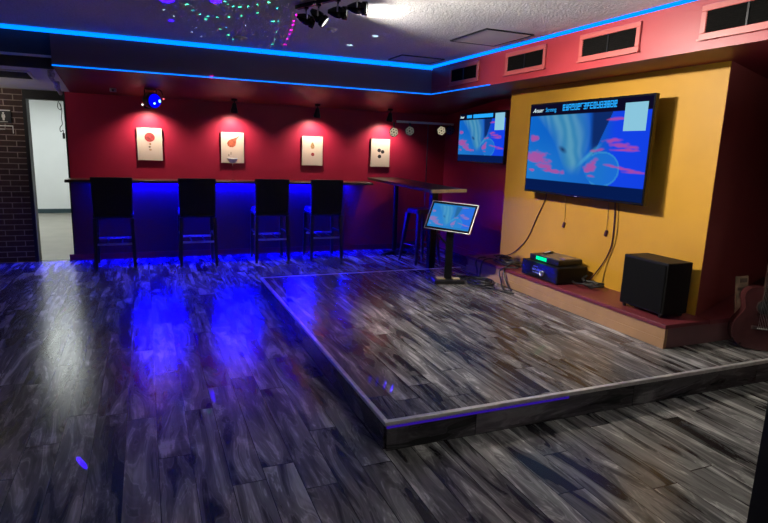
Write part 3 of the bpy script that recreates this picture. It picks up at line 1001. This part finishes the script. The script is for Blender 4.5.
# head: normal yaw -1.02 rad, tilt .49
yaw, tilt = -1.02, .49
r_ = Vector((math.cos(yaw), math.sin(yaw), 0))
n_ = Vector((math.sin(yaw) * math.cos(tilt), -math.cos(yaw) * math.cos(tilt), math.sin(tilt)))
u_ = n_.cross(r_)
if u_.z < 0: u_ = -u_
c0 = Vector((3.11 - kx, 5.52 - ky, .925 - hs))
HM = Matrix(((r_.x, -n_.x, u_.x, c0.x), (r_.y, -n_.y, u_.y, c0.y), (r_.z, -n_.z, u_.z, c0.z), (0, 0, 0, 1))) @ Matrix.Rotation(.021, 4, 'Y')
mb = MB(); mb.box(-.29, .29, 0.0, .030, -.17, .17, bev=.006)
hd = mb.build('display', M['black_gloss'], ks); hd.matrix_local = HM
mb = MB()
for b in ((-.292, .292, -.172, -.165), (-.292, .292, .165, .172), (-.292, -.285, -.165, .165), (.285, .292, -.165, .165)):
    mb.box(b[0], b[1], -.003, .008, b[2], b[3])
fr = mb.build('rim', M['alu'], hd)
def kiosk_colour(u, v):
    c = picture_colour(u, .15 + .70 * v)
    if v < .06 or v > .93: return (.02, .20, .52)
    return lerp3(c, (.05, .33, .66), .35)
sc_ = screen_mesh(.522, .282, 80, 46, hd, -.0015, kiosk_colour, -.141)
mb = MB()
p0 = Vector((-.02, .0, .62)); p1 = c0 - n_ * .02
mb.cone(p0, p1, .022, .018, 12)
pb = Vector((.0, .0, .46))
mb.tube([(-.035, 0, .44), (-.10, 0, .50), (-.150, .0, .560)], .012)
mb.build('neck', M['black_metal'], ks)

# ------------------------------------------------------------------ high table near the corner
HT = 1.19
A, B = Vector((3.06, 5.93)), Vector((3.61, 6.08))   # near end corners (left / right)
Cc, D = Vector((3.82, 8.63)), Vector((3.27, 8.56))  # far end corners
tb = thing('high_table', 'long dark high table reaching from the corner out to the stage', 'table', (3.45, 7.3, 0))
off = Vector((3.45, 7.3))
mb = MB(); mb.prism([tuple(A - off), tuple(B - off), tuple(Cc - off), tuple(D - off)], HT - .035, HT)
mb.build('table_top', M['table_wood'], tb, bevel=.004)
dv = (B - A).normalized(); nv = Vector((dv.y, -dv.x))
mb = MB(); e = [A - nv * .004 - off, B - nv * .004 - off, B + nv * .022 - off, A + nv * .022 - off]
mb.prism([tuple(p) for p in e], HT - .037, HT + .003)
tag(mb.build('end_trim', M['gold_edge'], tb), 'pale brass end edging')
# near post: thick column
pc = Vector((3.46, 6.62)) - off
mb = MB(); mb.box(pc.x - .045, pc.x + .045, pc.y - .045, pc.y + .045, .02, HT - .0365, bev=.004)
mb.build('post', M['black_metal'], tb)
mb = MB(); mb.box(pc.x - .25, pc.x + .25, pc.y - .2, pc.y + .2, .0, .02, bev=.004)
mb.build('base', M['black_metal'], tb)
# far pedestal: round tube with a cross foot
pf = Vector((3.63, 8.22)) - off
mb = MB(); mb.cone((pf.x, pf.y, .05), (pf.x, pf.y, HT - .05), .038, .038, 18)
mb.build('post', M['black_metal'], tb)
mb = MB(); mb.box(pf.x - .14, pf.x + .14, pf.y - .14, pf.y + .14, HT - .052, HT - .0365)
mb.build('mount_plate', M['black_metal'], tb)
mb = MB()
for a in (0.35, .35 + PI / 2):
    Rm = Matrix.Translation((pf.x, pf.y, 0)) @ Matrix.Rotation(a, 4, 'Z')
    vs = []
    for x, z, w in ((-.26, .018, .02), (-.10, .05, .032), (0, .06, .04), (.10, .05, .032), (.26, .018, .02)):
        vs += [(x, -w, 0), (x, w, 0), (x, w, z), (x, -w, z)]
    fs = [(0, 1, 2, 3), (16, 17, 18, 19)]
    for i in range(4):
        for j in range(4):
            p = i * 4 + j; q = i * 4 + (j + 1) % 4
            fs.append((p, q, q + 4, p + 4))
    mb.add(vs, fs, False, Rm)
mb.build('base', M['black_metal'], tb)

# ------------------------------------------------------------------ metal stool by the high table
ms = thing('metal_stool', 'dark metal backless stool standing beside the high table', 'stool', (3.735, 7.52, 0), .18)
def sq(w, r=.05, n=4):
    pts = []
    for sx, sy, a0 in ((1, 1, 0), (-1, 1, PI / 2), (-1, -1, PI), (1, -1, 3 * PI / 2)):
        for i in range(n + 1):
            a = a0 + PI / 2 * i / n
            pts.append((sx * (w - r) + r * math.cos(a), sy * (w - r) + r * math.sin(a)))
    return pts
mb = MB(); mb.prism(sq(.155), .785, .80, smooth=True); mb.prism(sq(.16), .735, .785, smooth=True)
mb.build('seat', M['gun_metal'], ms, bevel=.004)
for sx in (-1, 1):
    for sy in (-1, 1):
        m = MB()
        x0, y0, x1, y1 = sx * .215, sy * .215, sx * .135, sy * .135
        w0, w1 = .016, .032
        vs = [(x0 - w0, y0 - w0, 0), (x0 + w0, y0 - w0, 0), (x0 + w0, y0 + w0, 0), (x0 - w0, y0 + w0, 0),
              (x1 - w1, y1 - w1, .74), (x1 + w1, y1 - w1, .74), (x1 + w1, y1 + w1, .74), (x1 - w1, y1 + w1, .74)]
        m.add(vs, [(0, 3, 2, 1), (4, 5, 6, 7), (0, 1, 5, 4), (1, 2, 6, 5), (2, 3, 7, 6), (3, 0, 4, 7)])
        m.build('leg', M['gun_metal'], ms, bevel=.004)
for (x0, y0, x1, y1) in ((-1, -1, 1, -1), (-1, 1, 1, 1), (-1, -1, -1, 1), (1, -1, 1, 1)):
    m = MB(); m.tube([(x0 * .185, y0 * .185, .27), (x1 * .185, y1 * .185, .27)], .008)
    m.build('stretcher', M['gun_metal'], ms)
m = MB(); m.tube([(-.165, -.165, .45), (0, 0, .49), (.165, .165, .45)], .007)
m.build('cross_brace', M['gun_metal'], ms)
m = MB(); m.tube([(-.165, .165, .45), (0, 0, .49), (.165, -.165, .45)], .007)
m.build('cross_brace', M['gun_metal'], ms)

# ------------------------------------------------------------------ party light bar on a pole
yb = 8.40
pb_ = thing('party_light_stand', 'slim pole with a crossbar of hexagonal party lamps in the corner', 'light stand', (4.235, yb, 0))
mb = MB(); mb.cone((0, 0, .30), (-.01, 0, 2.05), .011, .008, 12)
mb.build('pole', M['gun_metal'], pb_)
for a in (.6, .6 + 2 * PI / 3, .6 + 4 * PI / 3):
    m = MB(); m.tube([(0, 0, .42), (.19 * math.cos(a), .19 * math.sin(a), .012)], .009)
    m.build('leg', M['black_metal'], pb_)
mb = MB(); mb.box(-.56, .45, -.018, .018, 2.055, 2.088, M=Matrix.Rotation(-.03, 4, 'Y') if False else None)
mb.build('crossbar', M['white_plastic'], pb_)
def par(dx, z, label, aim, lit):
    a = Vector(aim).normalized(); c = Vector((dx, -.03, z))
    m = MB(); hexp = 6
    m.lathe([(.001, -.09), (.045, -.09), (.062, -.05), (.075, -.0), (.001, -.0)], c, a, 12)
    m.box(dx - .01, dx + .01, -.035, -.015, z + .04, 2.056)
    p = m.build('lamp_head', M['black_plastic'], pb_)
    m = MB(); m.lathe([(.001, .001), (.066, .001), (.072, .008), (.066, .014), (.030, .014), (.028, .010), (.001, .010)], c, a, 6, smooth=False)
    f = m.build('lamp_face', M['hex_cream_glow'] if lit == 1 else (M['hex_grey_glow'] if lit == 3 else M['blue_face']), p)
    m = MB()
    aa = a.orthogonal().normalized(); bb = a.cross(aa)
    for i in range(6):
        q = c + a * .0135 + (aa * math.cos(i * PI / 3) + bb * math.sin(i * PI / 3)) * .044
        m.cone(q, q + a * .004, .010, .008, 8)
    m.cone(c + a * .009, c + a * .014, .014, .010, 10)
    m.build('diode_ring', M['black_plastic'], p)
    tag(p, label)
M['hex_cream_glow'] = emit('cream lamp face with added glow', (1.0, .86, .58), .42)  # small emission added so the face reads brighter
M['hex_grey_glow'] = emit('grey lamp face with added glow', (.8, .78, .70), .10)  # weak emission added to keep this face from going black
M['blue_face'] = paint('blue grey lamp face', (.10, .12, .30), .35, var=.1)
par(-.62, 1.905, 'cream faced lamp at the left end', (-.1, -1, -.12), 1)
par(-.345, 1.935, 'grey faced lamp turned left', (-.55, -1, -.12), 3)
par(.215, 1.962, 'cream faced lamp right of the pole', (-.15, -1, -.08), 1)
par(.375, 1.975, 'blue grey lamp half behind the screen', (-.2, -1, -.08), 2)
# dark head that hangs over the left end of the bar

# ------------------------------------------------------------------ things on the ledge
sb = thing('subwoofer', 'black subwoofer box with short feet on the right end of the ledge', 'speaker', (3.925, 3.43, hl))
mb = MB(); mb.box(-.135, .135, -.23, .23, .028, .452, bev=.006)
mb.build('cabinet', M['black_matt'], sb)
mb = MB(); mb.box(-.143, -.136, -.215, .215, .045, .435, bev=.003)
mb.build('grille', M['grille_cloth'], sb)
for sx in (-1, 1):
    for sy in (-1, 1):
        m = MB(); m.cone((sx * .11, sy * .19, 0), (sx * .11, sy * .19, .028), .014, .020, 12)
        m.build('foot', M['black_plastic'], sb)

rv = thing('receiver', 'black audio receiver on the ledge with small lit lettering', 'receiver', (3.905, 4.69, hl))
mb = MB(); mb.box(-.185, .185, -.285, .285, .012, .168, bev=.004)
mb.build('case', M['black_matt'], rv)
mb = MB(); mb.box(-.193, -.186, -.285, .285, .012, .168, bev=.002)
mb.build('front_panel', M['black_gloss'], rv)
for (sx, sy) in ((-1, -1), (-1, 1), (1, -1), (1, 1)):
    m = MB(); m.cone((sx * .15, sy * .24, 0), (sx * .15, sy * .24, .012), .018, .018, 12); m.build('foot', M['black_plastic'], rv)
def strokes(x, y0, y1, z0, h, n, seed, mat, parent):
    r = random.Random(seed); m = MB(); cw = (y1 - y0) / n
    for i in range(n):
        a = y0 + i * cw
        m.box(x - .0012, x, a, a + cw * .22, z0, z0 + h * (.6 + .4 * r.random()))
        if r.random() < .7: m.box(x - .0012, x, a, a + cw * .7, z0 + h * .75 * r.random(), z0 + h * .75 * r.random() + h * .2)
    m.build('display_text', mat, parent)
strokes(-.193, -.02, .12, .085, .020, 7, 5, M['blue_text'], rv)
strokes(-.193, -.04, .10, .055, .016, 8, 9, M['blue_text'], rv)
strokes(-.193, .02, .10, .122, .008, 4, 2, M['blue_text'], rv)
mb = MB(); mb.lathe([(.030, 0), (.030, .012), (.024, .014), (.024, .010), (.001, .010)], (-.193, -.055, .075), (-1, 0, 0), 20)
tag(mb.build('knob', M['steel'], rv), 'silver ring volume knob')

pl = thing('media_player', 'flat player with grey lid and green display, stacked on the receiver', 'player', (3.93, 4.71, hl + .168))
mb = MB(); mb.box(-.15, .15, -.235, .235, .006, .060, bev=.004)
mb.build('case', M['black_plastic'], pl)
mb = MB(); mb.box(-.14, .145, -.225, .12, .060, .066)
mb.build('lid', M['silver_top'], pl)
mb = MB(); mb.box(-.1515, -.150, -.045, .125, .016, .052)
tag(mb.build('display', M['green_glow'], pl), 'bright green display')
for (sx, sy) in ((-1, -1), (-1, 1), (1, -1), (1, 1)):
    m = MB(); m.cone((sx * .12, sy * .20, 0), (sx * .12, sy * .20, .006), .012, .012, 10); m.build('foot', M['black_plastic'], pl)
mb = MB(); mb.box(-.06, .06, -.22, -.12, .0662, .072)
mb.build('label_plate', M['steel'], pl)
rmc = thing('remote_control', 'slim black remote lying on top of the player at its far end', 'remote', (3.95, 4.86, hl + .168 + .0602), .5)
mb = MB(); mb.box(-.10, .10, -.022, .022, 0, .020, bev=.005); mb.build('case', M['black_plastic'], rmc)
mb = MB()
for i in range(5): mb.box(-.08 + i * .03, -.065 + i * .03, -.012, .012, .020, .0225)
mb.build('buttons', M['white_plastic'], rmc)

# black amplifier piece at the left of the receiver: power adapters
ad = thing('power_adapter', 'black power adapter among the cables at the far end of the receiver', 'adapter', (3.90, 5.07, hl))
mb = MB(); mb.box(-.05, .05, -.035, .035, 0, .045, bev=.006); mb.build('case', M['black_plastic'], ad)
mb = MB(); mb.tube([(0, .03, .02), (.02, .10, .015), (-.05, .2, .012), (.05, .28, .012)], .007); mb.build('cord', M['cable'], ad)

def cable(pts, r, label, mat='cable', group=None, sp=6):
    m = MB(); m.tube(pts, r, 8, sp)
    return tag(m.build('cable', M[mat]), label, 'cable', group)

# wall cables
cable([(4.13, 5.20, 1.30), (4.150, 5.236, 1.147), (4.152, 5.357, .929), (4.153, 5.493, .675), (4.15, 5.65, .516), (4.13, 5.80, .41), (4.06, 5.90, hl + .008)], .006,
      'dark maroon cable falling from the left end of the big television to the ledge', 'cable_maroon')
cable([(4.13, 4.19, 1.30), (4.150, 4.189, 1.147), (4.15, 4.178, .984), (4.15, 4.184, .793), (4.148, 4.249, .629), (4.14, 4.369, .449), (4.12, 4.43, hl + .008)], .006,
      'dark maroon cable hanging below the right part of the big television', 'cable_maroon')
cable([(4.14, 4.155, 1.30), (4.155, 4.151, 1.15), (4.155, 4.143, .853), (4.155, 4.224, .591), (4.150, 4.25, .40), (4.13, 4.22, hl + .008)], .004,
      'thin ochre wire running beside the dark cable under the big television', 'cable_ochre')
for (y, lab) in ((4.888, 'short wire with a loose dark plug hanging left of centre under the big television'), (4.270, 'short wire with a loose dark plug hanging right of centre under the big television')):
    t = thing('hanging_wire', lab, 'cable', (4.15, y, .905))
    m = MB(); m.tube([(.0, .012, .38), (.004, .008, .22), (.0, 0, .02)], .003); m.build('wire', M['cable_ochre'], t)
    m = MB(); m.box(-.010, .010, -.013, .013, -.035, .024, M=Matrix.Rotation(.3, 4, 'X'), bev=.002); m.build('plug', M['cable_maroon'], t)

# coils and loose leads by the ledge
def coil(c, R, turns, r, z, seed, tail, label):
    rr = random.Random(seed); pts = []
    n = turns * 9
    ox = oy = 0.0
    for i in range(n + 1):
        a = 2 * PI * i / 9
        if i % 9 == 0:
            ox, oy = R * rr.uniform(-.45, .45), R * rr.uniform(-.6, .6)
            k_ = rr.uniform(.6, 1.25)
        q = R * k_ * (1 + .20 * math.sin(a * .37 + seed) + .22 * (rr.random() - .5))
        pts.append((c[0] + ox * .6 + q * math.cos(a) * .6, c[1] + oy + q * math.sin(a), z + r + rr.random() * r * 3.0 + i * r * .05))
    pts += tail
    cable(pts, r, label, 'cable', 'loose black cables by the ledge', 3)

coil((3.86, 5.42), .14, 5, .010, hl, 1, [(3.9, 5.2, hl + .02), (3.95, 5.0, hl + .03)], 'black cable coiled on the ledge left of the receiver')
coil((4.0, 5.74), .10, 3, .008, hl, 4, [(4.08, 5.9, hl + .01)], 'small coil of black cable on the ledge by the mustard wall corner')
coil((4.00, 4.20), .12, 4, .010, hl, 2, [(4.0, 4.36, hl + .05), (4.06, 4.36, hl + .09)], 'black cable coiled on the ledge between receiver and subwoofer')
coil((3.47, 5.36), .15, 5, .010, hs, 6, [(3.36, 5.62, hs + .012), (3.22, 5.66, hs + .012)], 'black cable coiled on the stage floor beside the touch screen stand')
cable([(3.98, 5.30, hl + .03), (3.80, 5.25, hl + .05), (3.655, 5.22, hl - .01), (3.63, 5.10, .22), (3.60, 4.98, hs + .01), (3.55, 5.05, hs + .01), (3.61, 5.20, .25), (3.64, 5.28, .33), (3.66, 5.20, hl + .02), (3.76, 5.10, hl + .03)], .009,
      'black cable looping off the ledge edge and back below the receiver', 'cable', 'loose black cables by the ledge')
cable([(3.90, 5.60, hl + .02), (3.72, 5.66, hl + .03), (3.655, 5.68, hl - .03), (3.60, 5.62, .20), (3.50, 5.50, hs + .01), (3.40, 5.30, hs + .01), (3.46, 5.05, hs + .01), (3.55, 4.86, hs + .01)], .009,
      'black cable dropping from the ledge to the stage behind the stand', 'cable', 'loose black cables by the ledge')
cable([(3.16, 5.62, hs + .01), (3.26, 5.72, hs + .01), (3.38, 5.66, hs + .01), (3.47, 5.52, hs + .012), (3.52, 5.34, hs + .012), (3.50, 5.15, hs + .01)], .009,
      'black lead trailing across the stage from the foot of the stand', 'cable', 'loose black cables by the ledge')
cable([(3.82, 5.86, hl + .008), (3.72, 5.84, hl + .010), (3.66, 5.82, hl - .04), (3.66, 5.78, .24), (3.60, 5.70, hs + .01), (3.50, 5.72, hs + .01), (3.40, 5.80, hs + .01)], .009,
      'black cable over the far end of the ledge', 'cable', 'loose black cables by the ledge')

# ------------------------------------------------------------------ guitar and card at the right
gt = thing('guitar', 'reddish acoustic guitar standing on the stage at the right edge', 'guitar', (4.43, 2.84, hs + .004), -.62)
gt.rotation_euler = (-.07, .03, -.62)
half = [(.0, 0), (.08, .004), (.15, .03), (.195, .09), (.205, .16), (.19, .225), (.155, .28), (.135, .32), (.140, .365), (.150, .41), (.14, .455), (.10, .49), (.04, .50), (.0, .50)]
def smooth_half(h, k=5):
    P = [Vector(p) for p in h]; Q = []
    for i in range(len(P) - 1):
        a = P[max(i - 1, 0)]; b = P[i]; c = P[i + 1]; d = P[min(i + 2, len(P) - 1)]
        for s in range(k):
            t = s / k
            Q.append(0.5 * (2 * b + (c - a) * t + (2 * a - 5 * b + 4 * c - d) * t * t + (3 * b - a - 3 * c + d) * t ** 3))
    Q.append(P[-1]); return Q
sh = smooth_half(half)
outline = [(p.x, p.y) for p in sh] + [(-p.x, p.y) for p in sh[::-1][1:-1]]
XZ = Matrix(((1, 0, 0, 0), (0, 0, -1, 0), (0, 1, 0, 0), (0, 0, 0, 1)))   # poly (x,y)->(x, z), thickness to -y
mb = MB(); mb.prism(outline, -.05, .05, M=XZ, smooth=True)
mb.build('body', M['guitar_body'], gt, bevel=.006)
mb = MB(); mb.lathe([(.001, 0), (.05, 0), (.05, .0015), (.001, .0015)], (0, -.0505, .345), (0, -1, 0), 28)
mb.build('sound_hole', M['dark_hole'], gt)
mb = MB(); mb.lathe([(.052, 0), (.060, 0), (.060, .0022), (.052, .0022)], (0, -.0505, .345), (0, -1, 0), 28)
mb.build('rosette', M['guitar_neck'], gt)
mb = MB(); mb.box(-.075, .075, -.062, -.0505, .165, .192, bev=.004)
mb.build('bridge', M['guitar_neck'], gt)
for i in range(6):
    m = MB(); x = -.032 + i * .0128; m.cone((x, -.062, .176), (x, -.067, .176), .004, .0035, 8); m.build('bridge_pin', M['pearl'], gt)
mb = MB(); mb.box(-.027, .027, -.062, -.0505, .40, .50); mb.box(-.026, .026, -.062, -.035, .50, .87); 
mb.build('neck', M['guitar_neck'], gt)
for z in (.55, .62, .70, .76, .81):
    m = MB(); m.cone((0, -.0622, z), (0, -.0632, z), .005, .005, 10); m.build('inlay', M['pearl'], gt)
mb = MB(); mb.prism([(-.026, .87), (.026, .87), (.040, .90), (.036, 1.05), (.0, 1.06), (-.036, 1.05), (-.040, .90)], .035, .055, M=XZ)
mb.build('headstock', M['guitar_neck'], gt)
for i in range(3):
    for s in (-1, 1):
        m = MB(); z = .92 + i * .045; m.cone((s * .036, -.045, z), (s * .062, -.045, z), .006, .010, 10); m.build('tuning_peg', M['steel'], gt)
mb = MB()
for i in range(6):
    x = -.030 + i * .012; mb.tube([(x, -.066, .178), (x * .6, -.0665, .88)], .0009, 5, 0)
mb.build('strings', M['steel'], gt)

cd = thing('printed_card', 'pale printed card leaning behind the guitar body', 'card', (4.62, 3.13, hl), 0)
mb = MB(); Rc = Matrix.Rotation(.0, 4, 'Z') @ Matrix.Rotation(-.12, 4, 'X')
mb.box(-.075, .075, -.004, .004, .0, .32, M=Rc); mb.build('board', M['paper'], cd)
mb = MB(); mb.box(-.055, .03, -.0052, -.0042, .20, .225, M=Rc); mb.box(-.03, .06, -.0052, -.0042, .265, .30, M=Rc); mb.build('print', M['print_grey'], cd)

# ------------------------------------------------------------------ left passage: signs, vent, hanging bits
sg = thing('restroom_sign', 'black restroom sign with a white standing figure on the brick wall', 'sign', (-1.62, YB, 1.80))
mb = MB(); mb.box(-.085, .085, -.016, -.001, 0, .155, bev=.003); mb.build('plate', M['sign_black'], sg)
mb = MB()
for pts in (ell(0, .122, .011, .012, 12), [(-.016, .107), (.016, .107), (.020, .075), (.012, .06), (.010, .032), (-.010, .032), (-.012, .06), (-.020, .075)]):
    n = len(pts); mb.add([(x, -.0175, z) for x, z in pts] + [(x, -.016, z) for x, z in pts], [list(range(n)), list(range(n, 2 * n))[::-1]] + [(i, (i + 1) % n, n + (i + 1) % n, n + i) for i in range(n)])
mb.build('figure', M['sign_white'], sg)
mb = MB(); mb.box(-.045, .045, -.0172, -.016, .013, .019); mb.build('caption', M['sign_white'], sg)
mb = MB(); mb.box(-.085, .075, -.019, -.001, .150, .163); mb.build('top_edge', M['sign_white'], sg)
s2 = thing('notice_board', 'small framed notice below the restroom sign on the brick wall', 'sign', (-1.625, YB, 1.675))
mb = MB(); mb.box(-.10, .10, -.012, -.001, 0, .085, bev=.002); mb.build('plate', M['brick'], s2)
mb = MB(); mb.box(-.10, .10, -.016, -.001, .085, .098); mb.box(.092, .10, -.016, -.001, 0, .085); mb.build('frame', M['sign_white'], s2)
mb = MB(); mb.box(-.06, .01, -.0135, -.012, .045, .052); mb.build('caption', M['sign_white'], s2)

def zp(y): return 2.362 - (y - YS - .16) / (9.0 - YS - .16) * .162
yv = 7.72
pv = thing('ceiling_grille', 'dark ceiling grille with pale frame above the left passage', 'vent', (-1.42, yv, zp(yv)))
sl = math.atan2(-.162, 9.0 - YS - .16)
Rv = Matrix.Rotation(sl, 4, 'X')
mb = MB()
for b in ((-.32, .30, -.24, -.21), (-.32, .30, .21, .24), (-.32, -.29, -.21, .21), (.27, .30, -.21, .21)): mb.box(b[0], b[1], b[2], b[3], -.018, -.003, M=Rv)
mb.build('frame', M['ceil_plain'], pv)
mb = MB(); mb.box(-.29, .27, -.21, .21, -.008, -.004, M=Rv)
mb.build('filter', M['dark_hole'], pv)
mb = MB()
for i in range(7): mb.box(-.29, .27, -.18 + i * .06 - .004, -.18 + i * .06 + .004, -.014, -.008, M=Rv)
mb.build('slats', M['fascia_grey'], pv)

hb = thing('loose_conduit', 'ragged bundle of pale conduit hanging at the left end of the bulkhead', 'conduit', (XL - .03, YS + .2, 2.0))
random.seed(3)
for i, (pts, r) in enumerate((([(0, -.02, .36), (.01, .05, .31), (-.03, .16, .28), (0, .30, .24)], .016), ([(-.02, .0, .36), (-.035, .12, .30), (-.005, .28, .24), (-.02, .45, .20)], .020), ([(0, .4, .26), (-.015, .55, .21), (-.005, .68, .16)], .024))):
    m = MB(); m.tube(pts, r, 8); m.build('pipe', M['plaster'], hb)
hk = thing('lanyard', 'black looped lanyard with a small tag hanging at the doorway edge', 'lanyard', (-.98, YB + .10, 1.60))
mb = MB(); mb.tube([(-.03, 0, .515), (-.045, 0, .44), (-.015, 0, .40), (-.005, 0, .45), (-.02, 0, .49), (.0, 0, .40), (-.01, 0, .30), (-.005, 0, .22), (-.035, 0, .17), (-.03, 0, .12), (.0, 0, .14), (.0, 0, .10)], .0045)
mb.build('cord', M['cable'], hk)
mb = MB(); mb.box(-.012, .018, -.006, .006, .03, .105, bev=.004); mb.build('tag', M['black_plastic'], hk)

# ------------------------------------------------------------------ corridor lamps, added fills and laser dots
def area(name, loc, size, energy, col, rot=(0, 0, 0), size_y=None):
    L = bpy.data.lights.new(name, 'AREA'); L.energy = energy; L.color = col
    L.shape = 'RECTANGLE' if size_y else 'SQUARE'; L.size = size
    if size_y: L.size_y = size_y
    o = bpy.data.objects.new(name, L); COL.objects.link(o); o.location = loc; o.rotation_euler = rot
    return o
# corridor ceiling lamp, then unseen fill lights added for passage, room and ceiling
area('corridor_lamp', (-1.9, 12.2, 2.53), 1.2, 72, (.92, 1.0, .98), (0, 0, 0), 2.4)
area('corridor_lamp', (-1.3, 9.7, 2.53), .5, 8, (1.0, .96, .86))
area('passage_fill', (-2.3, 7.6, 2.10), .25, 9, (1.0, .92, .80), (PI * .74, 0, -.15))  # no fixture: added fill that lifts the passage ceiling and bricks
area('room_fill', (2.4, -1.2, 2.72), 1.2, 27, (.95, .92, .95), (0, 0, 0))  # unseen front fill, added for the return wall and stage front
area('ceiling_fill', (2.75, 1.45, 1.95), .35, 62, (.93, 1.0, .93), (PI, 0, 0))  # added upward bounce, no sconce there, brightens ceiling and upper fascia

# laser projector standing on the floor behind the camera's view: a dot pattern thrown on ceiling and floor
def laser(name, origin, spots, col, power, half):
    L = bpy.data.lights.new(name, 'POINT'); L.energy = power; L.shadow_soft_size = 0.0; L.color = col
    L.use_nodes = True
    t = L.node_tree; t.nodes.clear()
    out = t.nodes.new('ShaderNodeOutputLight'); em = t.nodes.new('ShaderNodeEmission'); t.links.new(em.outputs[0], out.inputs[0])
    tc = t.nodes.new('ShaderNodeTexCoord')
    acc = None
    for (p, k) in spots:
        d = (Vector(p) - Vector(origin)).normalized()
        sb_ = t.nodes.new('ShaderNodeVectorMath'); sb_.operation = 'DISTANCE'; sb_.inputs[1].default_value = d
        t.links.new(tc.outputs['Normal'], sb_.inputs[0])
        lt = t.nodes.new('ShaderNodeMath'); lt.operation = 'LESS_THAN'; lt.inputs[1].default_value = half * k
        t.links.new(sb_.outputs['Value'], lt.inputs[0])
        if acc is None: acc = lt.outputs[0]
        else:
            mx_ = t.nodes.new('ShaderNodeMath'); mx_.operation = 'MAXIMUM'
            t.links.new(acc, mx_.inputs[0]); t.links.new(lt.outputs[0], mx_.inputs[1]); acc = mx_.outputs[0]
    t.links.new(acc, em.inputs['Strength'])
    o = bpy.data.objects.new(name, L); COL.objects.link(o); o.location = origin
    return o
green = [(.378, 5.268), (.437, 5.471), (.505, 5.587), (.572, 5.778), (.579, 5.622), (.662, 5.63), (.754, 5.56), (.848, 5.445), (.955, 5.263), (.647, 4.999), (.683, 5.084), (.729, 5.132), (.785, 5.123), (.84, 5.059), (.901, 4.966), (.965, 4.837), (1.069, 5.011), (1.184, 5.483), (1.143, 5.532), (1.276, 6.001), (1.341, 6.389), (1.382, 6.721), (.747, 6.166), (.789, 6.047), (.859, 6.434), (.942, 6.668)]
white = [(.648, 6.173), (.522, 6.225), (.508, 6.513), (.616, 6.677), (.945, 5.849), (.21, 5.586), (.298, 5.793)]
mag = [(1.512, 6.657), (1.458, 6.313), (1.414, 6.03), (1.38, 5.823), (1.341, 5.582), (1.308, 5.406), (1.27, 5.158), (1.224, 4.919)]
og = (.35, 1.6, .35)
laser('laser_green', og, [((x, y, ZT), 1.0 if i % 3 else 1.35) for i, (x, y) in enumerate(green)] + [((.30, 3.42, 0), .8), ((2.72, 3.34, hs), 1.2)], (.05, 1.0, .45), 5500, .0023)
laser('laser_white', og, [((x, y, ZT), .8) for x, y in white] + [((2.142, 6.287, ZT), 1.8), ((2.165, 6.287, ZT), 1.8), ((2.19, 5.66, ZT), 1.8), ((2.215, 5.66, ZT), 1.8)], (.55, .9, 1.0), 4200, .0022)
laser('laser_magenta', og, [((x, y, ZT), 1.1) for x, y in mag] + [((.756, 7.10, 2.36), 2.0)], (1.0, .0, .65), 8000, .0028)
laser('laser_blue', (.35, 1.2, .35), [((.221, 5.195, ZT), 3.4), ((.581, 5.019, ZT), 2.8), ((.285, 6.012, ZT), 1.3), ((-.364, 3.038, 0), 1.8), ((.349, 3.654, 0), 1.6), ((1.366, 3.045, hs), .8), ((1.34, 3.10, hs), .8), ((1.31, 3.16, hs), .8), ((1.286, 3.22, hs), .8)], (.02, .0, 1.0), 16000, .0036)

# faint night-time ambience
w = bpy.data.worlds.new('world'); scene.world = w; w.use_nodes = True
w.node_tree.nodes['Background'].inputs[0].default_value = (.6, .7, 1.0, 1)
w.node_tree.nodes['Background'].inputs[1].default_value = .01

# ------------------------------------------------------------------ camera
f_px, yaw, pitch, roll = 569.03, .398606, .193809, -.034317
cy, sy = math.cos(yaw), math.sin(yaw); cp, sp = math.cos(pitch), math.sin(pitch)
fw = Vector((sy * cp, cy * cp, -sp)); rt = Vector((cy, -sy, 0)); dn = fw.cross(rt)
c_, s_ = math.cos(roll), math.sin(roll)
rt2 = c_ * rt + s_ * dn; dn2 = -s_ * rt + c_ * dn
cam = bpy.data.cameras.new('camera'); co = bpy.data.objects.new('camera', cam); COL.objects.link(co)
cam.sensor_fit = 'HORIZONTAL'; cam.sensor_width = 36; cam.lens = f_px * 36 / 768
cam.clip_start = .05; cam.clip_end = 100
co.matrix_world = Matrix(((rt2.x, -dn2.x, -fw.x, 0), (rt2.y, -dn2.y, -fw.y, 0), (rt2.z, -dn2.z, -fw.z, 1.63), (0, 0, 0, 1)))
scene.camera = co

vs = scene.view_settings
vs.view_transform = 'Standard'; vs.look = 'None'; vs.gamma = 1.0; vs.use_curve_mapping = False
vs.exposure = 0.0
